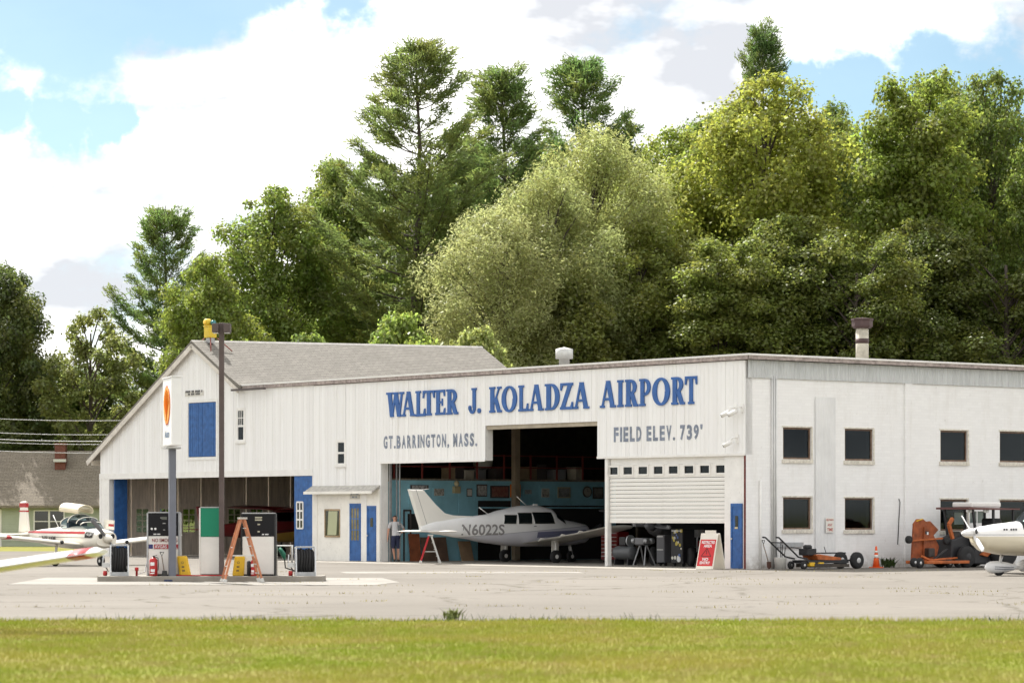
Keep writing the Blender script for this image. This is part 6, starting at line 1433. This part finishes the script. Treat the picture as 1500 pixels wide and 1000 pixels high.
def broadleaf(seed, H, rx, base, nc, per, leaf, aspect=.7, top=.75, droop=0.0, rc=(.17, .30), lobes=0):
    """unit tree of height H: trunk with limbs to every leaf clump, leaves through the clumps"""
    rng = np.random.default_rng(seed); rr = random.Random(seed); tb = MB()
    bend = (rr.uniform(-.4, .4), rr.uniform(-.4, .4)); ax = lambda z: Vector((bend[0]*math.sin(z/H*2.2), bend[1]*math.sin(z/H*1.9+.6), z))
    tb.tube([ax(H*.86*i/8) for i in range(9)], [.30*H/22*(1-.10*i)+.02 for i in range(9)], 8)
    cs = []
    lob = [(rr.uniform(0, 2*PI), rr.uniform(.3, .62), rr.uniform(.78, 1.0)) for _ in range(lobes)]
    for i in range(nc):
        t = ((i+.5)/nc)**.88; z = base+(H-base)*t*.965
        prof = math.sqrt(max(.0, 1-((t-top)/(1-top))**2)) if t > top else math.sqrt(max(.05, 1-((top-t)/(top*1.12))**2))
        a = i*2.39996+rr.uniform(-.5, .5); k = math.sqrt(rr.uniform(.18, 1))*(1.22 if rr.random() < .13 else 1)
        prof *= .80+.16*math.sin(2*a+seed+t*5)+.13*math.sin(3*a-seed*2+t*9)
        p = Vector((math.cos(a)*rx*prof*k, math.sin(a)*rx*prof*k, z-rr.uniform(0, .04)*H))
        if lobes and t > .55:
            la, lr, lh = lob[i % lobes]; p.x = math.cos(la)*rx*lr+(p.x*.45); p.y = math.sin(la)*rx*lr+p.y*.45; p.z = base+(H-base)*(.5+(t-.5)*lh)
        r = rx*rr.uniform(*rc)*(rr.uniform(.55, .9) if t > .86 else 1); cs.append((p, r))
        zt = max(base*.55, p.z-(H*.10+.55*math.hypot(p.x, p.y))); zt = min(zt, H*.80); s = ax(zt); mid = s.lerp(p, .55)+Vector((0, 0, .3))
        if i % 2 == 0: tb.tube([s, mid, p], [.10*H/22*(1-.5*t)+.02, .05, .018], 5, 0, False)
    C, Nn, Sz = [], [], []
    for p, r in cs:
        k = int(per*(r/(rx*.24))**2*rr.uniform(.75, 1.2)); d = rng.normal(size=(k, 3)); d /= np.linalg.norm(d, axis=1, keepdims=True)
        rad = (rng.random(k)**.45)*r*(1+.28*np.sin(d[:, 0]*5+seed)*np.cos(d[:, 1]*4)); off = d*rad[:, None]; off[:, 2] *= .72+droop
        if droop: off[:, 2] -= droop*rng.random(k)*r*1.2
        C.append(np.array(p)+off); Nn.append(d*.7+np.array((0, 0, .55))+rng.normal(size=(k, 3))*.55); Sz.append(leaf*rng.uniform(.6, 1.3, k))
    crown = quad_cloud('crown', np.concatenate(C), np.concatenate(Nn), np.concatenate(Sz), aspect, LEAF, rng)
    return crown, tb.mesh('trunk', BARK), H, rx
def pine(seed, H, L0, clear, dens=1.0):
    """white pine: straight trunk, whorled limbs sweeping up, needle tufts along the outer half of each limb"""
    rng = np.random.default_rng(seed); rr = random.Random(seed); tb = MB()
    tb.tube([(.12*math.sin(i), .1*math.cos(i*1.3), H*i/10) for i in range(11)], [.34*H/27*(1-.094*i)+.015 for i in range(11)], 8)
    C, D_, = [], []; z = H*clear; k = 0
    while z < H*.985:
        t = (z-H*clear)/(H*(1-clear)); n = 6 if t < .5 else 5
        prof = (1-t)**.72*(.62+.38*math.sin(min(1, t*3.2+.35)*PI/2))
        for j in range(n):
            if rr.random() < .14: continue
            a = j*2*PI/n+k*.7+rr.uniform(-.3, .3); ln = L0*prof*rr.uniform(.45, 1.3)+.4; up = rr.uniform(.05, .30)+.60*t
            d = Vector((math.cos(a), math.sin(a), 0)); pts = []
            for q in range(6):
                u = q/5; pts.append(Vector((0, 0, z))+d*ln*u+Vector((0, 0, ln*(up*u+.16*u*u-.10*math.sin(u*PI)))))
            tb.tube(pts, [.055*(1-t*.6)*(1-.15*q)+.008 for q in range(6)], 5, 0, False)
            ns = max(3, int(ln*3.4*dens))
            for s in range(ns):
                u = .36+.64*(s+.5)/ns; f = u*5; i0 = min(4, int(f)); p = pts[i0].lerp(pts[i0+1], f-i0); side = Vector((-d.y, d.x, 0)); w = ln*.26*(1.15-u)+.16
                for e in (-1, 0, 1):
                    if e and rr.random() < .2: continue
                    C.append(p+side*e*w*rr.uniform(.5, 1.2)+Vector((0, 0, rr.uniform(-.05, .22)))); D_.append((d+side*e*.6+Vector((0, 0, .55))).normalized())
        z += rr.uniform(.85, 1.45)*(1 if t < .75 else .6); k += 1
    P = np.array(C); Dn = np.array(D_); m = 20; n = len(P)*m
    P = np.repeat(P, m, 0)+rng.normal(size=(n, 3))*np.array((.22, .22, .10)); Dv = np.repeat(Dn, m, 0)+rng.normal(size=(n, 3))*.55
    Dv /= np.linalg.norm(Dv, axis=1, keepdims=True); s = np.cross(Dv, rng.normal(size=(n, 3))); s /= np.linalg.norm(s, axis=1, keepdims=True)
    l = rng.uniform(.16, .32, n)[:, None]; w = .032
    v = np.stack([P-Dv*l*.4-s*w*.5, P-Dv*l*.4+s*w*.5, P+Dv*l+s*w, P+Dv*l-s*w], 1).reshape(-1, 3)
    return raw_mesh('crown', v, 4, LEAF), tb.mesh('trunk', BARK), H, L0
TV = {'maple': broadleaf(3, 26, 6.2, 6, 120, 640, .115, .75, .42, 0, (.17, .33)), 'maple2': broadleaf(8, 26, 5.6, 6, 125, 580, .115, .75, .40, 0, (.17, .32), 3),
      'oak': broadleaf(14, 18, 5.2, 2.5, 95, 620, .12, .7, .48, 0, (.18, .34)), 'olive': broadleaf(21, 14.5, 3.9, 3.2, 64, 340, .12, .7, .55, 0, (.15, .28)),
      'willow': broadleaf(33, 21, 6.0, 3.0, 150, 900, .12, .28, .45, .30, (.14, .30)), 'shrub': broadleaf(40, 10, 3.6, 1.5, 55, 560, .12, .7, .55, 0, (.22, .40)),
      'pine': pine(5, 27, 5.4, .36), 'pine2': pine(9, 26, 4.2, .42), 'pine3': pine(17, 20, 4.2, .40, .9)}
def tree(kind, label, px, top, D, wpx, col, rz=0.0, group=None, cat='tree', name=None, zs=1.0):
    cr, tr_, H, rx = TV[kind]; h = EYE+D*(HORIZON-top)/FPX; s = h/H; sx = (wpx/2*D/FPX)/rx
    T = thing(name or {'pine': 'pine_tree', 'pine2': 'pine_tree', 'pine3': 'pine_tree', 'willow': 'willow_tree', 'shrub': 'shrub'}.get(kind, 'broadleaf_tree'), label, cat, at(px, D, 0), rz, group)
    for nm, me in (('trunk', tr_), ('crown', cr)):
        o = bpy.data.objects.new(nm, me); COL.objects.link(o); o.parent = T; o.scale = (sx, sx, s)
        o.color = (*[c*MUL for c in col], 1)
    return T
MUL = 2.4
DKG, MID, YEL, PAL, PIN, OLV = (.042, .066, .014), (.072, .098, .018), (.105, .122, .022), (.130, .142, .060), (.034, .058, .018), (.060, .074, .022)
G = 'trees behind the hangar and house'
for a in [
    ('oak', 'dark broadleaf tree at the far left edge above the low house', 2, 376, 182, 200, (.030, .044, .012), .3),
    ('olive', 'olive open-crowned tree above the low house chimney, right of the far left tree', 138, 438, 178, 170, OLV, 1.2),
    ('pine3', 'small lone pine with layered branches above the barn left slope', 243, 303, 188, 175, (.040, .066, .018), 2.2),
    ('oak', 'green broadleaf tree just behind the barn gable left slope', 305, 365, 162, 190, MID, 2.9),
    ('maple', 'tall broadleaf tree left of the largest pine behind the barn ridge', 405, 258, 170, 255, (.062, .090, .017), .9),
    ('maple2', 'broadleaf tree tucked against the left side of the largest pine', 490, 205, 180, 200, (.058, .084, .018), 4.0),
    ('pine', 'largest white pine with bare lower trunk behind the barn roof', 611, 66, 168, 310, (.050, .070, .020), .5),
    ('pine2', 'slender pine right of the largest pine', 738, 102, 184, 230, (.044, .070, .020), 1.4),
    ('pine', 'dense-topped pine above the pale willow', 856, 90, 190, 260, (.036, .064, .018), 2.6),
    ('willow', 'pale feathery willow in front of the pines, nearest the barn roof end', 735, 290, 157, 300, PAL, .0),
    ('willow', 'taller pale willow under the dense-topped pine', 872, 176, 164, 330, (.122, .138, .050), 2.0),
    ('willow', 'middle pale willow filling between the two other pale willows', 800, 235, 160, 300, (.115, .132, .05), 4.2),
    ('pine2', 'dark pine top poking above the yellow-green maple', 1117, 40, 182, 150, (.034, .060, .018), .2),
    ('maple', 'broadleaf tree between the willow and the yellow-green maple', 995, 168, 172, 260, (.090, .118, .022), 5.1),
    ('maple', 'large yellow-green maple behind the hangar corner', 1120, 88, 166, 335, YEL, 1.9),
    ('maple2', 'tall green maple with two tops behind the brick wall', 1335, 74, 166, 300, (.074, .100, .018), 3.5),
    ('maple', 'dark green maple right of the two-topped maple', 1448, 84, 172, 240, (.046, .070, .014), 2.4),
    ('maple2', 'broadleaf tree cut by the right picture edge', 1545, 172, 160, 190, (.056, .082, .016), .7)]:
    tree(a[0], a[1], a[2], a[3], a[4], a[5], a[6], a[7], G)
for i, (kd, px, top, D, w) in enumerate((('maple', -170, 330, 190, 260), ('oak', -330, 380, 196, 280), ('maple2', 1700, 160, 176, 280), ('maple', 1880, 200, 184, 300))):
    tree(kd, ['broadleaf tree beyond the left picture edge', 'farthest broadleaf tree beyond the left picture edge', 'broadleaf tree beyond the right picture edge', 'farthest broadleaf tree beyond the right picture edge'][i], px, top, D, w, (.05, .072, .016), i*1.3, G)
F2 = [(-60, 470, 200), (70, 520, 205), (190, 520, 206), (345, 420, 196), (460, 360, 200), (545, 215, 204), (675, 180, 202), (798, 185, 206), (962, 148, 190), (1050, 150, 190), (1222, 150, 186), (1275, 128, 190), (1400, 108, 190), (1500, 195, 190), (1610, 220, 190)]
nmz = ['far left of the low house', 'behind the low house chimney', 'behind the lone small pine', 'behind the barn gable peak', 'behind the barn ridge centre', 'left of the largest pine trunk', 'right of the largest pine trunk', 'behind the pale willow', 'behind the taller pale willow', 'left of the yellow-green maple', 'right of the yellow-green maple', 'left of the two-topped maple', 'right of the two-topped maple', 'behind the dark green maple', 'beyond the right picture edge']
for i, (px, top, D) in enumerate(F2):
    tree(('oak', 'maple', 'maple2')[i % 3], 'shaded back-row tree '+nmz[i], px, top, D, 235, (.05, .074, .016), i*1.1, 'back row of trees')
SH = [(585, 448, 150, 170, (.088, .122, .026), 'rounded light green shrub above the barn ridge under the largest pine'), (455, 480, 150, 150, (.066, .095, .02), 'low shrub behind the barn ridge left of the rounded light green shrub'), (700, 470, 150, 140, (.12, .14, .045), 'low shrub behind the right end of the barn roof'),
      (350, 490, 152, 110, (.070, .098, .02), 'low shrub behind the barn gable peak'), (60, 590, 186, 170, (.03, .045, .012), 'dark shrub behind the low house roof')]
UN = [(840, 385, 158, 240, (.075, .088, .022), 'oak', 'low understory tree behind the round roof ventilator'), (935, 315, 161, 270, (.078, .094, .021), 'maple', 'understory tree behind the middle of the flat roof'), (1045, 325, 158, 260, (.066, .084, .018), 'maple2', 'understory tree left of the hangar corner'), (1165, 300, 159, 290, (.062, .080, .017), 'maple', 'understory tree right of the hangar corner'), (1262, 335, 156, 250, (.050, .066, .014), 'maple2', 'understory tree behind the brown-capped stack'), (1355, 305, 159, 270, (.045, .060, .013), 'maple', 'understory tree right of the brown-capped stack'), (1470, 320, 157, 280, (.042, .056, .012), 'maple2', 'understory tree above the right end of the brick wall')]
for i, (px, top, D, w, col, kd, lab) in enumerate(UN): tree(kd, lab, px, top, D, w, col, i*1.9, 'understory trees behind the hangar')
for px, top, D, w, col, lab in SH: tree('shrub', lab, px, top, D, w, col, px*.7, 'shrubs behind the buildings', 'shrub')
# far wooded hill seen through the gap at left, haze painted into its colour
b = MB(); ring = []
for i in range(41):
    x = -900+i*50; z = 78+22*math.sin(i*.35+1)+9*math.sin(i*.9)-max(0, (x+250))*.05
    ring.append([(x, 1400, -1), (x, 1500, z*.55), (x, 1650, z), (x, 1900, z*.7), (x, 2100, -1)])
b.loft(ring, 0, True, False, False); struct(b.build('hills', mat('haze_tinted_hill', (.06, .09, .085), .95, var=.3, vscale=.02)))

# ------------------------------------------------------------------ grass in the foreground
def grass():
    rng = np.random.default_rng(2); n = 430000
    x = rng.uniform(-14.5, 14.5, n); y = rng.uniform(27, 51.5, n)**1.0
    lim = 50.35-.018*x+.16*np.sin(x*1.7)+.12*np.sin(x*4.3+1)
    keep = y < lim+rng.normal(size=n)*.28; x, y = x[keep], y[keep]; lim = lim[keep]; n = len(x)
    patch = np.sin(x*.9+np.sin(y*.7)*1.5)*np.sin(y*.55+x*.3)
    h = rng.uniform(.025, .06, n)*(1+.35*patch)*np.where(lim-y < .5, 1.5, 1); a = rng.uniform(0, 2*PI, n); ln = rng.uniform(.1, .7, n)*h
    w = rng.uniform(.004, .008, n); o = np.stack([x, y, np.zeros(n)], 1); s = np.stack([np.cos(a)*w, np.sin(a)*w, np.zeros(n)], 1); b2 = rng.uniform(0, 2*PI, n)
    t = o+np.stack([np.cos(b2)*ln, np.sin(b2)*ln, h], 1)
    v = np.stack([o-s, o+s, t], 1).reshape(-1, 3)
    ob = bpy.data.objects.new('grass', raw_mesh('grass', v, 3, MATS['grass_blade'])); COL.objects.link(ob)
    tag(ob, 'mown yellow-green grass along the near edge of the apron', 'grass', None, 'stuff')
grass()
WD = mat('dry_weed', (.34, .29, .08), .8, var=.4, vscale=5)
def tufts(n, box, h, name, lab, seed, m):
    rng = np.random.default_rng(seed); V = []
    for i in range(n):
        cx, cy = rng.uniform(box[0], box[1]), rng.uniform(box[2], box[3]); k = 26; sx = rng.uniform(.15, .7); p = np.stack([cx+rng.normal(size=k)*sx, cy+rng.normal(size=k)*.12, np.full(k, .006)], 1)
        a = rng.uniform(0, 2*PI, k); hh = rng.uniform(.3, 1, k)*h; w = .008; s = np.stack([np.cos(a)*w, np.sin(a)*w, 0*a], 1); t = p+np.stack([np.cos(a+1)*hh*.6, np.sin(a+1)*hh*.6, hh], 1); V.append(np.stack([p-s, p+s, t], 1).reshape(-1, 3))
    ob = bpy.data.objects.new(name, raw_mesh(name, np.concatenate(V), 3, m)); COL.objects.link(ob); tag(ob, lab, 'weeds', None, 'stuff')
tufts(70, (-12, 17, 56, 96), .06, 'apron_weeds', 'sparse dry weeds growing in the cracks of the apron', 4, WD)
tufts(14, (-11, 11, 50.0, 50.5), .16, 'verge_weeds', 'taller weeds along the edge between grass and apron', 9, mat('weed_green', (.055, .095, .02)))
o = weeds('weed_plant', '', at(663, 50.6, 0), 50, .22, .20, 8, mat('weed_pale', (.17, .20, .05), .8, var=.3)); tag(o, 'taller weed clump on the grass edge before the hangar doorway', 'plant')
